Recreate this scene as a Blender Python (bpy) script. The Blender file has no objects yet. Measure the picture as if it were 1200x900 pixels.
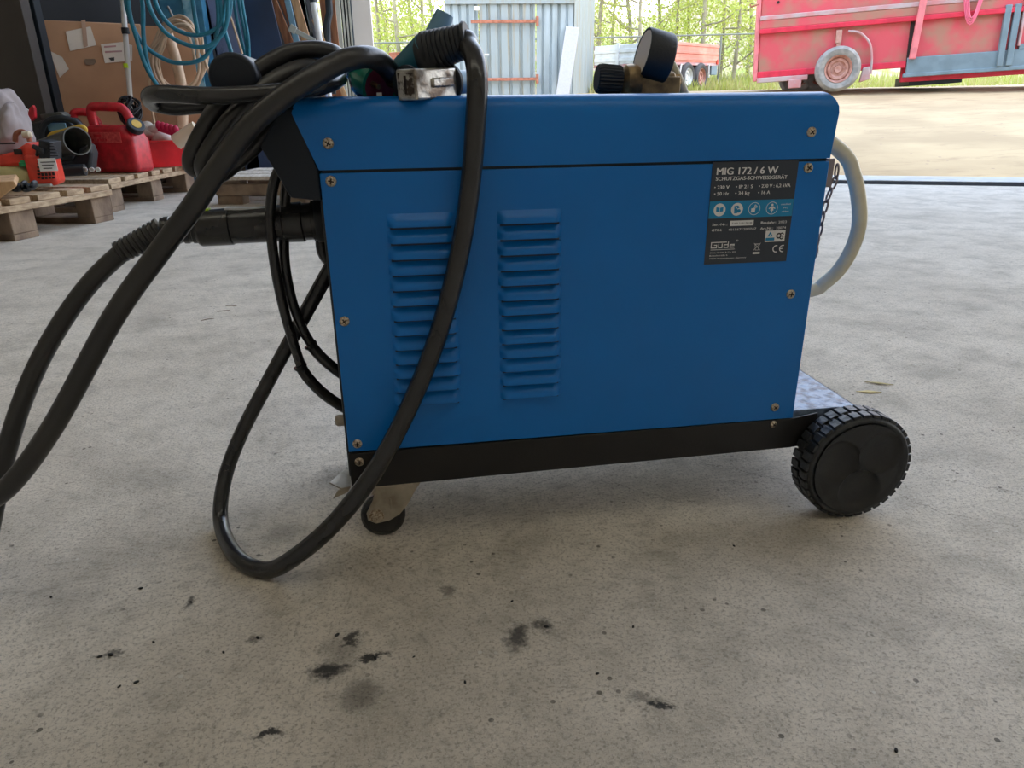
import bpy, math, random
from mathutils import Vector, Matrix
PI=math.pi; R=math.radians
random.seed(7)
scn=bpy.context.scene; COL=scn.collection
# ------------------------------------------------------------------ camera model (1200x900)
F=835.; PITCH=.3715; YAW=.1477; ROLL=-.0124
CAM=Vector((.0863,-.8339,.5496))
fw=Vector((math.sin(YAW)*math.cos(PITCH),math.cos(YAW)*math.cos(PITCH),-math.sin(PITCH)))
r0=Vector((math.cos(YAW),-math.sin(YAW),0)); u0=r0.cross(fw)
cr=r0*math.cos(ROLL)+u0*math.sin(ROLL); cu=-r0*math.sin(ROLL)+u0*math.cos(ROLL)
def ray(x,y): return fw+cr*((x-600)/F)-cu*((y-450)/F)
def at(x,y,Y): d=ray(x,y); return CAM+d*((Y-CAM.y)/d.y)
def gz(x,y,z=0.): d=ray(x,y); return CAM+d*((z-CAM.z)/d.z)
def atx(x,y,X): d=ray(x,y); return CAM+d*((X-CAM.x)/d.x)
# ------------------------------------------------------------------ materials
def mat(name,col,rough=.6,metal=0.,var=.0,vscale=8.,col2=None,bump=0.,bscale=60.,spec=.5,trans=0.,coat=0.,stretch=None,thr=(.4,.65)):
    m=bpy.data.materials.new(name); m.use_nodes=True; nt=m.node_tree; b=nt.nodes['Principled BSDF']
    b.inputs['Base Color'].default_value=(*col,1); b.inputs['Roughness'].default_value=rough
    b.inputs['Metallic'].default_value=metal; b.inputs['Specular IOR Level'].default_value=spec
    b.inputs['Coat Weight'].default_value=coat
    tc=nt.nodes.new('ShaderNodeTexCoord'); src=tc.outputs['Object']
    if stretch:
        mp=nt.nodes.new('ShaderNodeMapping'); mp.inputs['Scale'].default_value=stretch
        nt.links.new(src,mp.inputs[0]); src=mp.outputs[0]
    n=nt.nodes.new('ShaderNodeTexNoise'); n.inputs['Scale'].default_value=vscale; n.inputs['Detail'].default_value=6
    nt.links.new(src,n.inputs['Vector'])
    rp=nt.nodes.new('ShaderNodeValToRGB'); rp.color_ramp.elements[0].position=thr[0]; rp.color_ramp.elements[1].position=thr[1]
    c2=col2 if col2 else tuple(c*(1-var) for c in col)
    rp.color_ramp.elements[0].color=(*col,1); rp.color_ramp.elements[1].color=(*c2,1)
    nt.links.new(n.outputs['Fac'],rp.inputs[0]); nt.links.new(rp.outputs[0],b.inputs['Base Color'])
    if bump:
        n2=nt.nodes.new('ShaderNodeTexNoise'); n2.inputs['Scale'].default_value=bscale; n2.inputs['Detail'].default_value=5
        nt.links.new(src,n2.inputs['Vector'])
        bp=nt.nodes.new('ShaderNodeBump'); bp.inputs['Strength'].default_value=bump; bp.inputs['Distance'].default_value=.01
        nt.links.new(n2.outputs['Fac'],bp.inputs['Height']); nt.links.new(bp.outputs[0],b.inputs['Normal'])
    if trans:
        t=nt.nodes.new('ShaderNodeBsdfTranslucent'); nt.links.new(rp.outputs[0],t.inputs[0])
        mx=nt.nodes.new('ShaderNodeMixShader'); mx.inputs[0].default_value=trans
        nt.links.new(b.outputs[0],mx.inputs[1]); nt.links.new(t.outputs[0],mx.inputs[2])
        nt.links.new(mx.outputs[0],nt.nodes['Material Output'].inputs[0])
    return m
M={}
M['blue']=mat('blue_paint',(.0,.165,.56),.34,var=.10,vscale=5,bump=.03,bscale=180,spec=.38,coat=0.)
M['blue_shade']=mat('louvre_shade',(.004,.02,.06),.6)
M['black']=mat('black_plastic',(.011,.015,.021),.5,var=.3,vscale=20,bump=.05,bscale=300)
M['blackpaint']=mat('black_paint',(.013,.012,.012),.42,var=.3,vscale=14,bump=.06,bscale=250,spec=.4)
M['dark']=mat('dark_plastic',(.006,.011,.02),.45,var=.2,spec=.35)
M['rubber']=mat('black_rubber',(.022,.023,.025),.27,col2=(.014,.014,.015),vscale=18,bump=.05,bscale=120,spec=.6)
M['rubber2']=mat('dusty_rubber',(.026,.024,.021),.33,col2=(.013,.013,.014),vscale=14,bump=.07,bscale=120,spec=.6,thr=(.22,.6))
M['tyre']=mat('tyre_rubber',(.018,.02,.022),.45,col2=(.05,.052,.055),vscale=60,bump=.25,bscale=90,spec=.5,thr=(.5,.85))
M['hubcap']=mat('hub_plastic',(.010,.010,.010),.5,col2=(.035,.034,.032),vscale=30,bump=.08,bscale=200,thr=(.5,.9))
M['steel']=mat('zinc_steel',(.55,.5,.42),.38,metal=.6,col2=(.3,.26,.2),vscale=25,bump=.1)
M['steeldirty']=mat('dirty_steel',(.62,.6,.55),.33,metal=.75,col2=(.16,.12,.09),vscale=45,bump=.2,bscale=90,thr=(.48,.66))
M['burnt']=mat('burnt_steel',(.5,.47,.42),.5,metal=.5,col2=(.06,.045,.035),vscale=110,bump=.3,bscale=200,thr=(.44,.54))
M['screw']=mat('screw_steel',(.7,.62,.5),.35,metal=.7,col2=(.25,.17,.1),vscale=400)
M['recess']=mat('recess_dark',(.02,.012,.01),.8)
M['tray']=mat('tray_sheet',(.22,.29,.39),.38,metal=.2,col2=(.06,.08,.12),vscale=60,bump=.5,bscale=70,thr=(.46,.62))
M['cream']=mat('cream_hose',(.78,.71,.50),.45,var=.25,vscale=12,bump=.04)
M['brass']=mat('old_brass',(.36,.25,.12),.4,metal=.55,col2=(.1,.07,.04),vscale=40)
M['green']=mat('green_plastic',(.01,.22,.15),.25,var=.3,vscale=20,coat=.3)
M['magenta']=mat('magenta_plastic',(.16,.015,.05),.45,var=.3)
M['teal']=mat('teal_plastic',(.02,.13,.19),.35,var=.2)
M['greyblue']=mat('greyblue_plastic',(.16,.32,.45),.4,var=.1)
M['plate']=mat('plate_ink',(.030,.040,.058),.45,var=.05)
M['band']=mat('band_blue',(.0,.24,.50),.45,var=.03)
M['white']=mat('white_print',(.75,.76,.76),.5)
M['ink']=mat('black_print',(.03,.03,.035),.5)
M['chain']=mat('chain_steel',(.32,.28,.3),.4,metal=.6,var=.3)
M['wood']=mat('pallet_wood',(.50,.38,.25),.8,col2=(.30,.21,.13),vscale=6,bump=.25,bscale=40,stretch=(3,12,12))
M['woodgrey']=mat('pallet_block',(.26,.19,.13),.85,col2=(.15,.10,.07),vscale=10,bump=.3,bscale=60)
M['woodtop']=mat('pale_board',(.55,.50,.43),.8,col2=(.4,.34,.27),vscale=6,bump=.2,stretch=(10,2,10))
M['plank']=mat('plank_brown',(.40,.17,.08),.7,col2=(.2,.08,.04),vscale=5,bump=.1,stretch=(8,8,1))
M['plankpale']=mat('plank_pale',(.62,.40,.22),.7,col2=(.45,.26,.13),vscale=5,stretch=(8,8,1))
M['card']=mat('cardboard',(.50,.29,.17),.85,col2=(.42,.24,.14),vscale=4)
M['paper']=mat('paper',(.75,.68,.6),.8,var=.1)
M['alu']=mat('aluminium',(.75,.76,.76),.3,metal=.3,var=.1)
M['whiteplas']=mat('white_plastic',(.78,.8,.8),.4,var=.1)
M['hoseblue']=mat('blue_hose',(.012,.19,.29),.4,var=.25,vscale=15)
M['hosebeige']=mat('beige_hose',(.66,.48,.33),.5,var=.25,vscale=15)
M['colblue']=mat('steel_blue_paint',(.01,.12,.24),.5,col2=(.05,.22,.36),vscale=10)
M['colpale']=mat('flaked_paint',(.28,.5,.62),.6,col2=(.05,.25,.4),vscale=15)
M['navy']=mat('navy_sheet',(.022,.05,.12),.45,var=.4,vscale=3)
M['lilac']=mat('lilac_sheet',(.26,.33,.56),.45,var=.2,vscale=3)
M['redplas']=mat('red_plastic',(.62,.02,.035),.4,col2=(.36,.012,.02),vscale=18,bump=.05)
M['redcrate']=mat('red_crate',(.75,.02,.03),.35,var=.2,vscale=12)
M['orange']=mat('orange_plastic',(.72,.055,.03),.35,var=.2,vscale=20)
M['tank']=mat('tank_plastic',(.62,.58,.28),.4,var=.15,vscale=20)
M['capgreen']=mat('cap_green',(.01,.30,.10),.4,var=.1)
M['yellow']=mat('yellow_plastic',(.6,.38,.04),.5,var=.2)
M['tube']=mat('blower_plastic',(.05,.055,.05),.5,col2=(.12,.12,.10),vscale=20)
M['bag']=mat('grey_cloth',(.33,.29,.29),.9,var=.2,vscale=6,bump=.2,bscale=20)
M['cloth']=mat('white_cloth',(.85,.81,.78),.9,var=.25,vscale=14,bump=.2,bscale=20)
M['pink']=mat('pink_plastic',(.6,.02,.1),.4,var=.2)
M['roll']=mat('cream_card',(.68,.6,.46),.8,var=.1)
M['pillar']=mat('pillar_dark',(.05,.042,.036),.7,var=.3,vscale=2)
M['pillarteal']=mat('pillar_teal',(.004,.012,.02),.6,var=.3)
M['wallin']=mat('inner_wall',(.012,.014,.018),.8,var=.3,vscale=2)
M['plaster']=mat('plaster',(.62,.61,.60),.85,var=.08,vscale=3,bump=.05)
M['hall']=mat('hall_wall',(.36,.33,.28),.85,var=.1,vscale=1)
M['seal']=mat('seal_strip',(.42,.46,.44),.5,var=.2)
M['sealdark']=mat('seal_dark',(.02,.035,.05),.5,var=.2)
M['roof']=mat('roof_sheet',(.45,.44,.42),.7,var=.1)
M['shed']=mat('galvanised',(.36,.43,.46),.55,metal=.1,col2=(.27,.32,.33),vscale=3,stretch=(3,3,.4))
M['shedstain']=mat('galvanised_stained',(.29,.34,.35),.55,metal=.1,col2=(.30,.26,.17),vscale=4,stretch=(4,4,.3),thr=(.5,.75))
M['rust']=mat('rusty_iron',(.42,.16,.10),.8,col2=(.25,.09,.05),vscale=20)
M['trailred']=mat('faded_red',(.56,.075,.095),.55,col2=(.36,.17,.12),vscale=2.2,bump=.1,bscale=20,thr=(.42,.62))
M['trailredlip']=mat('bright_red',(.62,.025,.06),.5,var=.2)
M['trailrail']=mat('dull_rail',(.42,.34,.34),.6,col2=(.5,.2,.2),vscale=4)
M['trailgrey']=mat('slate_paint',(.16,.23,.27),.55,var=.2,vscale=5)
M['pinkpost']=mat('pink_post',(.70,.20,.22),.5,var=.2)
M['farmtyre']=mat('farm_tyre',(.20,.20,.19),.85,col2=(.30,.29,.27),vscale=12,bump=.2)
M['rim']=mat('rusty_rim',(.48,.27,.22),.7,col2=(.34,.15,.11),vscale=12)
M['cart']=mat('cart_red',(.62,.18,.13),.5,col2=(.66,.30,.22),vscale=2)
M['cartwhite']=mat('cart_silver',(.66,.70,.70),.4,metal=.2,var=.12)
M['carttyre']=mat('cart_tyre',(.07,.07,.07),.8,var=.2)
M['strap']=mat('pink_rope',(.75,.15,.25),.6)
M['bark']=mat('bark',(.26,.23,.16),.9,col2=(.36,.34,.22),vscale=6,bump=.3)
M['leafA']=mat('leaf_fresh',(.42,.52,.09),.55,col2=(.56,.57,.16),vscale=1.5,trans=.55)
M['leafB']=mat('leaf_yellow',(.56,.56,.19),.55,col2=(.42,.50,.09),vscale=1.5,trans=.55)
M['grass']=mat('grass_blades',(.35,.42,.08),.7,col2=(.45,.42,.18),vscale=2,trans=.3)
M['fence']=mat('fence_wire',(.20,.22,.18),.6)
M['eps']=mat('white_foam',(.45,.45,.46),.8,var=.1,vscale=30)
M['straw']=mat('straw',(.75,.62,.3),.8,var=.3)
M['crumb']=mat('soot_crumb',(.02,.02,.02),.9)
M['lime']=mat('lime_tape',(.6,.85,.02),.5)
# ------------------------------------------------------------------ mesh builder
class MB:
    def __init__(s): s.v=[]; s.f=[]; s.mi=[]; s.m=0
    def add(s,vs,fs):
        o=len(s.v); s.v+= [Vector(v) for v in vs]
        for f in fs: s.f.append([i+o for i in f]); s.mi.append(s.m)
        return s
    def box(s,c,d,rot=None):
        hx,hy,hz=d[0]/2,d[1]/2,d[2]/2; vs=[Vector((x*hx,y*hy,z*hz)) for x in(-1,1) for y in(-1,1) for z in(-1,1)]
        if rot is not None: vs=[rot@v for v in vs]
        c=Vector(c); return s.add([v+c for v in vs],[(0,1,3,2),(4,6,7,5),(0,4,5,1),(2,3,7,6),(0,2,6,4),(1,5,7,3)])
    def bx(s,x0,x1,y0,y1,z0,z1): return s.box(((x0+x1)/2,(y0+y1)/2,(z0+z1)/2),(x1-x0,y1-y0,z1-z0))
    def bar(s,a,b,w,h,up=Vector((0,0,1))):
        a=Vector(a);b=Vector(b);d=(b-a);L=d.length;d.normalize();up=Vector(up);si=d.cross(up)
        if si.length<1e-4: si=d.cross(Vector((0,1,0)))
        si.normalize();u=si.cross(d)
        rot=Matrix((d,si,u)).transposed(); return s.box((a+b)/2,(L,w,h),rot)
    def tube(s,pts,r,n=14,cap=True,flat=None):
        pts=[Vector(p) for p in pts]; N=len(pts); rs=r if isinstance(r,(list,tuple)) else [r]*N
        t0=(pts[1]-pts[0]).normalized(); nrm=t0.cross(Vector((.13,.31,.94))).normalized(); vs=[];fs=[]
        for i,p in enumerate(pts):
            t=(pts[min(i+1,N-1)]-pts[max(i-1,0)]).normalized(); nrm=(nrm-t*nrm.dot(t)).normalized(); b=t.cross(nrm)
            for k in range(n):
                a=2*PI*k/n; vs.append(p+(nrm*math.cos(a)+b*math.sin(a))*rs[i])
        for i in range(N-1):
            for k in range(n):
                k2=(k+1)%n; fs.append((i*n+k,i*n+k2,(i+1)*n+k2,(i+1)*n+k))
        if cap: fs.append(list(range(n))[::-1]); fs.append([(N-1)*n+k for k in range(n)])
        return s.add(vs,fs)
    def lathe(s,o,d,prof,n=32,ref=(0,0,1),sx=1.,sy=1.,cap=True):
        # prof: list of (dist along d, radius)
        o=Vector(o);d=Vector(d).normalized();a=d.cross(Vector(ref))
        if a.length<1e-4:a=d.cross(Vector((0,1,0)))
        a.normalize();b=d.cross(a);vs=[];fs=[]
        for (h,r) in prof:
            for k in range(n):
                t=2*PI*k/n; vs.append(o+d*h+(a*math.cos(t)*sx+b*math.sin(t)*sy)*r)
        for i in range(len(prof)-1):
            for k in range(n):
                k2=(k+1)%n; fs.append((i*n+k,(i+1)*n+k,(i+1)*n+k2,i*n+k2))
        if cap and prof[0][1]>1e-6: fs.append(list(range(n)))
        if cap and prof[-1][1]>1e-6: fs.append([(len(prof)-1)*n+k for k in range(n)][::-1])
        return s.add(vs,fs)
    def cyl(s,a,b,r,n=20,r2=None):
        a=Vector(a);b=Vector(b); return s.lathe(a,b-a,[(0,r),((b-a).length,r if r2 is None else r2)],n)
    def prism(s,poly,d,fn=None):
        # poly list of 3D points, extruded by vector d
        poly=[Vector(p) for p in poly];d=Vector(d);n=len(poly)
        return s.add(poly+[p+d for p in poly],[list(range(n))[::-1],[i+n for i in range(n)]]+[(i,(i+1)%n,(i+1)%n+n,i+n) for i in range(n)])
    def build(s,name,m,parent=None,bevel=0.,seg=2,ang=35,smooth=True):
        off=wloc(parent) if parent else Vector((0,0,0))
        me=bpy.data.meshes.new(name); me.from_pydata([v-off for v in s.v],[],s.f)
        ms=m if isinstance(m,(list,tuple)) else [m]
        for x in ms: me.materials.append(x)
        for p,i in zip(me.polygons,s.mi): p.material_index=i; p.use_smooth=smooth
        import bmesh as _b
        bm=_b.new(); bm.from_mesh(me); _b.ops.recalc_face_normals(bm,faces=bm.faces) if not getattr(s,'norecalc',False) else None; bm.to_mesh(me); bm.free()
        me.update()
        if smooth: me.set_sharp_from_angle(angle=R(ang))
        o=bpy.data.objects.new(name,me); COL.objects.link(o)
        if parent: o.parent=parent
        if bevel:
            b=o.modifiers.new('bevel','BEVEL'); b.width=bevel; b.segments=seg; b.limit_method='ANGLE'; b.angle_limit=R(35)
            if smooth: b.harden_normals=False
        return o
def wloc(o):
    l=Vector((0,0,0))
    while o: l+=o.location; o=o.parent
    return l
def tag(o,label,cat,group=None,kind=None):
    o['label']=label;o['category']=cat
    if group:o['group']=group
    if kind:o['kind']=kind
    return o
def empty(name,loc,label,cat,group=None):
    o=bpy.data.objects.new(name,None); COL.objects.link(o); o.location=loc; o.empty_display_size=.05
    return tag(o,label,cat,group)
def struct(o): o['kind']='structure'; return o
def copy_tree(o,parent=None):
    c=o.copy(); COL.objects.link(c); c.parent=parent
    for ch in list(o.children): copy_tree(ch,c)
    return c
def spline(P,sub=10):
    P=[Vector(p) for p in P]; Q=[P[0]*2-P[1]]+P+[P[-1]*2-P[-2]]; out=[]
    for i in range(1,len(Q)-2):
        a,b,c,d=Q[i-1],Q[i],Q[i+1],Q[i+2]
        for k in range(sub):
            t=k/sub; out.append(.5*((2*b)+(c-a)*t+(2*a-5*b+4*c-d)*t*t+(3*b-a-3*c+d)*t**3))
    out.append(P[-1]); return out
def pxs(L,sub=10): return spline([at(*p) for p in L],sub)
def text_mesh(txt,size=1.,bold=0.,ext=0.):
    c=bpy.data.curves.new('t','FONT'); c.body=txt; c.size=size; c.offset=bold; c.resolution_u=3
    o=bpy.data.objects.new('t',c); COL.objects.link(o); dg=bpy.context.evaluated_depsgraph_get(); dg.update()
    me=o.evaluated_get(dg).to_mesh(); vs=[v.co.copy() for v in me.vertices]; fs=[list(p.vertices) for p in me.polygons]
    o.evaluated_get(dg).to_mesh_clear(); bpy.data.objects.remove(o); bpy.data.curves.remove(c)
    return vs,fs
# ================================================================== WELDER
W=.285
X1=.603
weld=empty('welding_machine',(.3,.14,0),'blue boxed wheeled MIG welder with black base and louvred side','welding machine')
mb=MB()   # blue side panel as a folded sheet with flanges
mb.bx(0,X1,0,.0022,.143,.4835)
mb.bx(0,.0022,.0022,.014,.143,.4835); mb.bx(X1-.0022,X1,.0022,.014,.143,.4835)
side=mb.build('side_panel',M['blue'],weld,bevel=.0009)
def louvre_bank(x0,x1,x0b,x1b,n=13,zt=.4375,zb=.2):
    b=MB(); pitch=(zt-zb)/n
    for i in range(n):
        f=i/(n-1); a=x0+(x0b-x0)*f; c=x1+(x1b-x1)*f
        z1=zt-i*pitch; z0=z1-pitch*.80; pr=.0080; e=.007
        sec=[(0,z1,0.),(.0016,z1-.0018,.3),(.0046,z1-.006,.75),(pr,z1-.0090,1.),(pr,z0,1.)]
        vs=[];ns=[(0,0.),(.35,.0),(.8,.6),(1.,1.)]
        for (p,z,g) in sec:
            row=[]
            k=.55+.45*g
            row=[(a,0),(a+e*.35,.45),(a+e,.95),(a+e*1.6,1.),(c-e*1.6,1.),(c-e,.95),(c-e*.35,.45),(c,0)]
            vs+=[(x,-p*h,z) for x,h in row]
        m=len(sec);fs=[]
        for r_ in range(m-1):
            for k in range(7): fs.append((r_*8+k,r_*8+k+1,(r_+1)*8+k+1,(r_+1)*8+k))
        b.m=0; b.add(vs,fs)
        b.m=1; lo=[vs[(m-1)*8+k] for k in range(8)]
        b.add([(x,y+.0007,z+.0006) for x,y,z in lo],[list(range(8))])
        b.bx(a+.003,c-.003,-.0003,.0002,z0-.0034,z0+.002)  # dark underside and strip paint the shade beneath each louvre; panel uncut
    b.norecalc=True
    return b.build('vent_louvres',[M['blue'],M['blue_shade']],side,ang=60)
louvre_bank(.069,.145,.0625,.1455); louvre_bank(.1955,.272,.1955,.2735)
mb=MB(); mb.bx(0,X1,W-.0022,W,.143,.4835); mb.build('far_side_panel',M['blue'],weld,bevel=.0009)
mb=MB(); mb.bx(.003,X1-.003,.003,W-.003,.138,.4885); mb.build('inner_case',M['dark'],weld)
mb=MB(); mb.bx(-.003,.0027,.004,W-.004,.105,.455); mb.build('front_panel',M['black'],weld,bevel=.002)
mb=MB(); mb.bx(X1-.0025,X1+.0005,.012,W-.012,.15,.485); mb.build('rear_panel',M['blue'],weld,bevel=.001)
# cover (lid)
def lid():
    b=MB(); zs=[(0,.4868),(0,.538),(.0012,.5455),(.004,.5525),(.0085,.5575),(.014,.5605),(.021,.5618)]
    sec=zs+[(W-y,z) for y,z in zs[::-1]]
    def xl(z):
        if z<.545: return 0.0-max(0,z-.4885)/(.545-.4885)*.0225
        t=(z-.545)/(.5618-.545); return -.0225+.012*t*t
    def xr(z):
        if z<.54: return .603+(z-.4885)/.0515*.0035
        t=(z-.54)/(.0218); return .6065-.0125*t*t
    cols=[0,.02,.5,.98,1]; n=len(sec); vs=[]
    for c in cols:
        for y,z in sec: vs.append((xl(z)+(xr(z)-xl(z))*c,y,z))
    fs=[(i*n+k,i*n+k+1,(i+1)*n+k+1,(i+1)*n+k) for i in range(len(cols)-1) for k in range(n-1)]
    fs+=[list(range(n)),[(len(cols)-1)*n+k for k in range(n)][::-1],[0,n*4,n*5-1,n-1]]
    b.add(vs,fs); return b.build('lid',M['blue'],weld,ang=50)
lid_o=lid()
# black moulded front bezel + carrying handle
mb=MB(); P=[(-.019,.552),(0.0,.4868),(-.0005,.4535),(-.034,.4580),(-.060,.5140),(-.036,.5460),(-.028,.5510)]
mb.prism([(x,.0025,z) for x,z in P],(0,W-.005,0)); bez=mb.build('front_bezel',M['dark'],weld,bevel=.0025)
mb=MB()
mb.lathe((-.079,.012,.5820),(0,1,0),[(0,.0),(.0,.018),(.0008,.0215),(.004,.0238),(.02,.0240),(W-.05,.0235),(W-.03,.022),(W-.028,.0)],36,sx=1.06)
mb.lathe((-.079,.0113,.5820),(0,1,0),[(0,.0),(.0,.0165),(.001,.0185)],36,sx=1.06)
hnd=mb.build('handle',M['dark'],weld,ang=45)
for y in (.055,W-.07):
    mb=MB(); mb.prism([(-.098,y,.57),(-.062,y,.575),(-.030,y,.5475),(-.045,y,.532)],(0,.022,0)); mb.build('handle_bracket',M['dark'],weld,bevel=.002)
# base frame
mb=MB()
mb.prism([(-.001,-.0005,.09),(.604,-.0005,.0975),(.640,-.0005,.1005),(.640,-.0005,.148),(.604,-.0005,.1425),(-.001,-.0005,.1405)],(0,.003,0))
mb.prism([(-.001,W-.0025,.09),(.628,W-.0025,.0995),(.628,W-.0025,.147),(-.001,W-.0025,.1405)],(0,.003,0))
mb.bx(-.001,.003,.003,W-.003,.09,.1405); mb.prism([(0,.0025,.0915),(.60,.0025,.0985),(.60,.0025,.1005),(0,.0025,.0935)],(0,W-.005,0))
base=mb.build('base_frame',M['blackpaint'],weld,bevel=.001)
# tray behind
mb=MB(); g=gz(989,466,.149); tx=g.x
mb.bx(X1+.001,tx,.012,W-.003,.143,.149); mb.bx(X1+.001,tx,.010,.0125,.128,.1495); mb.bx(tx-.003,tx,.012,W-.003,.128,.149)
mb.build('bottle_tray',M['tray'],weld,bevel=.001)
mb=MB(); mb.cyl((.683,-.03,.08),(.683,W+.03,.08),.008,16); mb.build('axle',M['steel'],weld)
for y_ in (.014,W-.017): mb=MB(); mb.bx(.655,tx-.004,y_,y_+.003,.07,.13); mb.build('axle_bracket',M['blackpaint'],weld,bevel=.001)
# wheels
def wheel(yo,sgn):
    # yo outer face y; sgn -1 outer side towards camera
    cx,cz,wd=.6855,.080,.043; ic=lambda k:yo-sgn*k
    b=MB(); d=(0,-sgn,0)
    b.lathe((cx,yo,cz),d,[(.004,.064),(.001,.068),(.0005,.0715),(.0035,.0745),(.008,.0752),(wd-.008,.0752),(wd-.003,.074),(wd,.070),(wd,.0)],72,cap=False)
    n=34
    for row,(y0,y1) in enumerate(((.0035,.0185),(.0235,.0405))):
        for k in range(n):
            a=2*PI*(k+.5*row)/n; rot=Matrix.Rotation(a,3,'Y')
            c=Vector((cx,ic((y0+y1)/2),cz))+rot@Vector((0,0,.0765)); b.box(c,(.0112,y1-y0,.0046),rot)
    for k in range(n):
        a=2*PI*(k+.25)/n; rot=Matrix.Rotation(a,3,'Y'); c=Vector((cx,ic(.021),cz))+rot@Vector((0,0,.0755)); b.box(c,(.004,.012,.0045),rot)
    t=b.build('wheel',M['tyre'],weld,bevel=.0008)
    # hub face with three shallow dishes
    b=MB(); nr,na=22,96; vs=[]; 
    for i in range(nr+1):
        r=.0665*i/nr
        for k in range(na):
            a=2*PI*k/na; x=r*math.cos(a); z=r*math.sin(a); dep=0.
            for q in (R(38),R(158),R(278)):
                dx=x-.0345*math.cos(q); dz=z-.0345*math.sin(q); dd=math.hypot(dx,dz)/.0305
                if dd<1: dep=max(dep,.0095*(1-dd*dd)**.55)
            if r<.007: dep-=.002*(1-r/.007)
            rim=.0012 if r>.062 else 0
            vs.append((cx+x,yo-sgn*(dep+.0006-rim),cz+z))
    fs=[(i*na+k,i*na+(k+1)%na,(i+1)*na+(k+1)%na,(i+1)*na+k) for i in range(nr) for k in range(na)]
    b.add(vs,fs); b.build('hub_cap',M['hubcap'],t,ang=60)
wheel(-.0455,-1); wheel(W+.0455,1)
# casters
def caster(cx,cy):
    b=MB(); b.cyl((cx+.012,cy,.0845),(cx+.012,cy,.0905),.026,24); b.bx(cx-.018,cx+.042,cy-.028,cy+.028,.0865,.0905)
    c=b.build('castor',M['steel'],weld,bevel=.0006)
    for s in (-1,1):
        y=cy+s*.014
        b=MB(); P=[(cx-.004,.0862),(cx+.056,.0862),(cx+.046,.072),(cx+.034,.050),(cx+.022,.036),(cx+.008,.028),(cx-.010,.025),(cx-.0205,.031),(cx-.0215,.042),(cx-.012,.06)]
        b.prism([(x,y-.001,z) for x,z in P],(0,.002,0)); b.bx(cx+.010,cx+.0125,y+s*.001-.001,y+s*.001+.001,.045,.062)
        b.build('fork',M['steel'],c,bevel=.0007)
    b=MB(); b.lathe((cx-.0085,cy-.021,.0375),(0,1,0),[(0,0),(0,.0050),(.0012,.0062),(.0035,.0062),(.0035,.0098),(.0046,.0098),(.04,.0098)],18)
    b.build('axle_bolt',M['screw'],c,ang=30)
    b=MB(); b.lathe((cx-.0005,cy-.0105,.0305),(0,1,0),[(0,.008),(0,.020),(.001,.025),(.004,.0295),(.0105,.0305),(.017,.0295),(.020,.024),(.021,.019),(.021,.008)],44)
    b.build('castor_wheel',M['rubber'],c,ang=60)
caster(.0345,.031); caster(.0345,W-.035)
# front foot plate (rusty zinc lever of the castor)
mb=MB(); q=[at(386,567,.06),at(404,551,.10),at(411,553,.10),at(411,572,.055),at(400,574,.05)]
mb.prism(q,(0,0,.0025)); mb.prism([at(396,575,.05),at(411,571,.055),at(408,577,.055),at(390,585,.05)],(0,.002,.001))
mb.build('brake_lever',M['steel'],weld,bevel=.0006)
mb=MB(); a=at(393,493,.09); mb.lathe(a,Vector((0.03,0,0)),[(0,.0),(0,.006),(.003,.008),(.012,.008),(.014,.004),(.03,.004)],20); mb.build('knob',M['woodtop'],weld)
# screws
def screw(x,z,r=.0060,y=-.0002,m='screw'):
    b=MB(); b.lathe((x,y,z),(0,-1,0),[(-.001,r),(.0006,r),(.0018,r*.82),(.0025,r*.45),(.0027,0)],20)
    b.m=1; a=random.random()*PI/2
    for q in (0,PI/2):
        rot=Matrix.Rotation(a+q,3,'Y'); b.box((x,y-.00245,z),(r*1.05,.0008,r*.24),rot)
    b.build('screw',[M['screw'],M['recess']],weld,ang=50)
for x,z in ((.0125,.5145),(.0115,.475),(.0108,.315),(.0115,.154),(.574,.517),(.576,.476),(.575,.320),(.574,.1615)): screw(x,z)
screw(.0118,.1285); screw(.575,.136,.0052)
# rating plate
PX0,PX1,PZ0,PZ1=.4535,.5625,.3635,.4855
pl=MB(); pl.bx(PX0,PX1,-.0007,.0,PZ0,PZ1); plate=pl.build('rating_plate',M['plate'],weld)
def uv(u,v): return PX0+(PX1-PX0)*u, PZ1-(PZ1-PZ0)*v
def put_text(b,txt,u0,u1,v,cap,bold=0.0):
    vs,fs=text_mesh(txt,1.,0.)
    if not vs: return
    x0=min(p.x for p in vs);x1=max(p.x for p in vs)
    X0,Z=uv(u0,v);XX,_=uv(u1,v); sx=(XX-X0)/(x1-x0); sz=cap/.70
    for k,q in enumerate((-bold,0,bold) if bold else (0,)): b.add([(X0+(p.x-x0+q)*sx,-.00085-.00004*k,Z-cap/2+p.y*sz) for p in vs],fs)
b=MB();b.norecalc=True
def T(t,u0,u1,v,cap,bold=0.): 
    put_text(b,t,u0,u1,v,cap,bold)
T('MIG 172 / 6 W',.055,.765,.087,.0080,.024)
T('SCHUTZGAS-SCHWEISSGERÄT',.05,.885,.157,.0043,.018)
T('• 230 V',.04,.215,.238,.0040,.022);T('• IP 21 S',.29,.49,.238,.0040,.022);T('• 230 V : 6,2 kVA',.56,.935,.238,.0040,.022)
T('• 50 Hz',.045,.215,.300,.0040,.022);T('• 34 kg',.29,.46,.300,.0040,.022);T('• 16 A',.56,.70,.300,.0040,.022)
b.build('title_lettering',M['white'],plate,smooth=False); b=MB(); b.norecalc=True
T('Ser.-Nr.:',.055,.235,.600,.0029,.015);T('Baujahr:',.635,.815,.597,.0029,.015);T('2023',.845,.945,.597,.0029,0)
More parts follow.
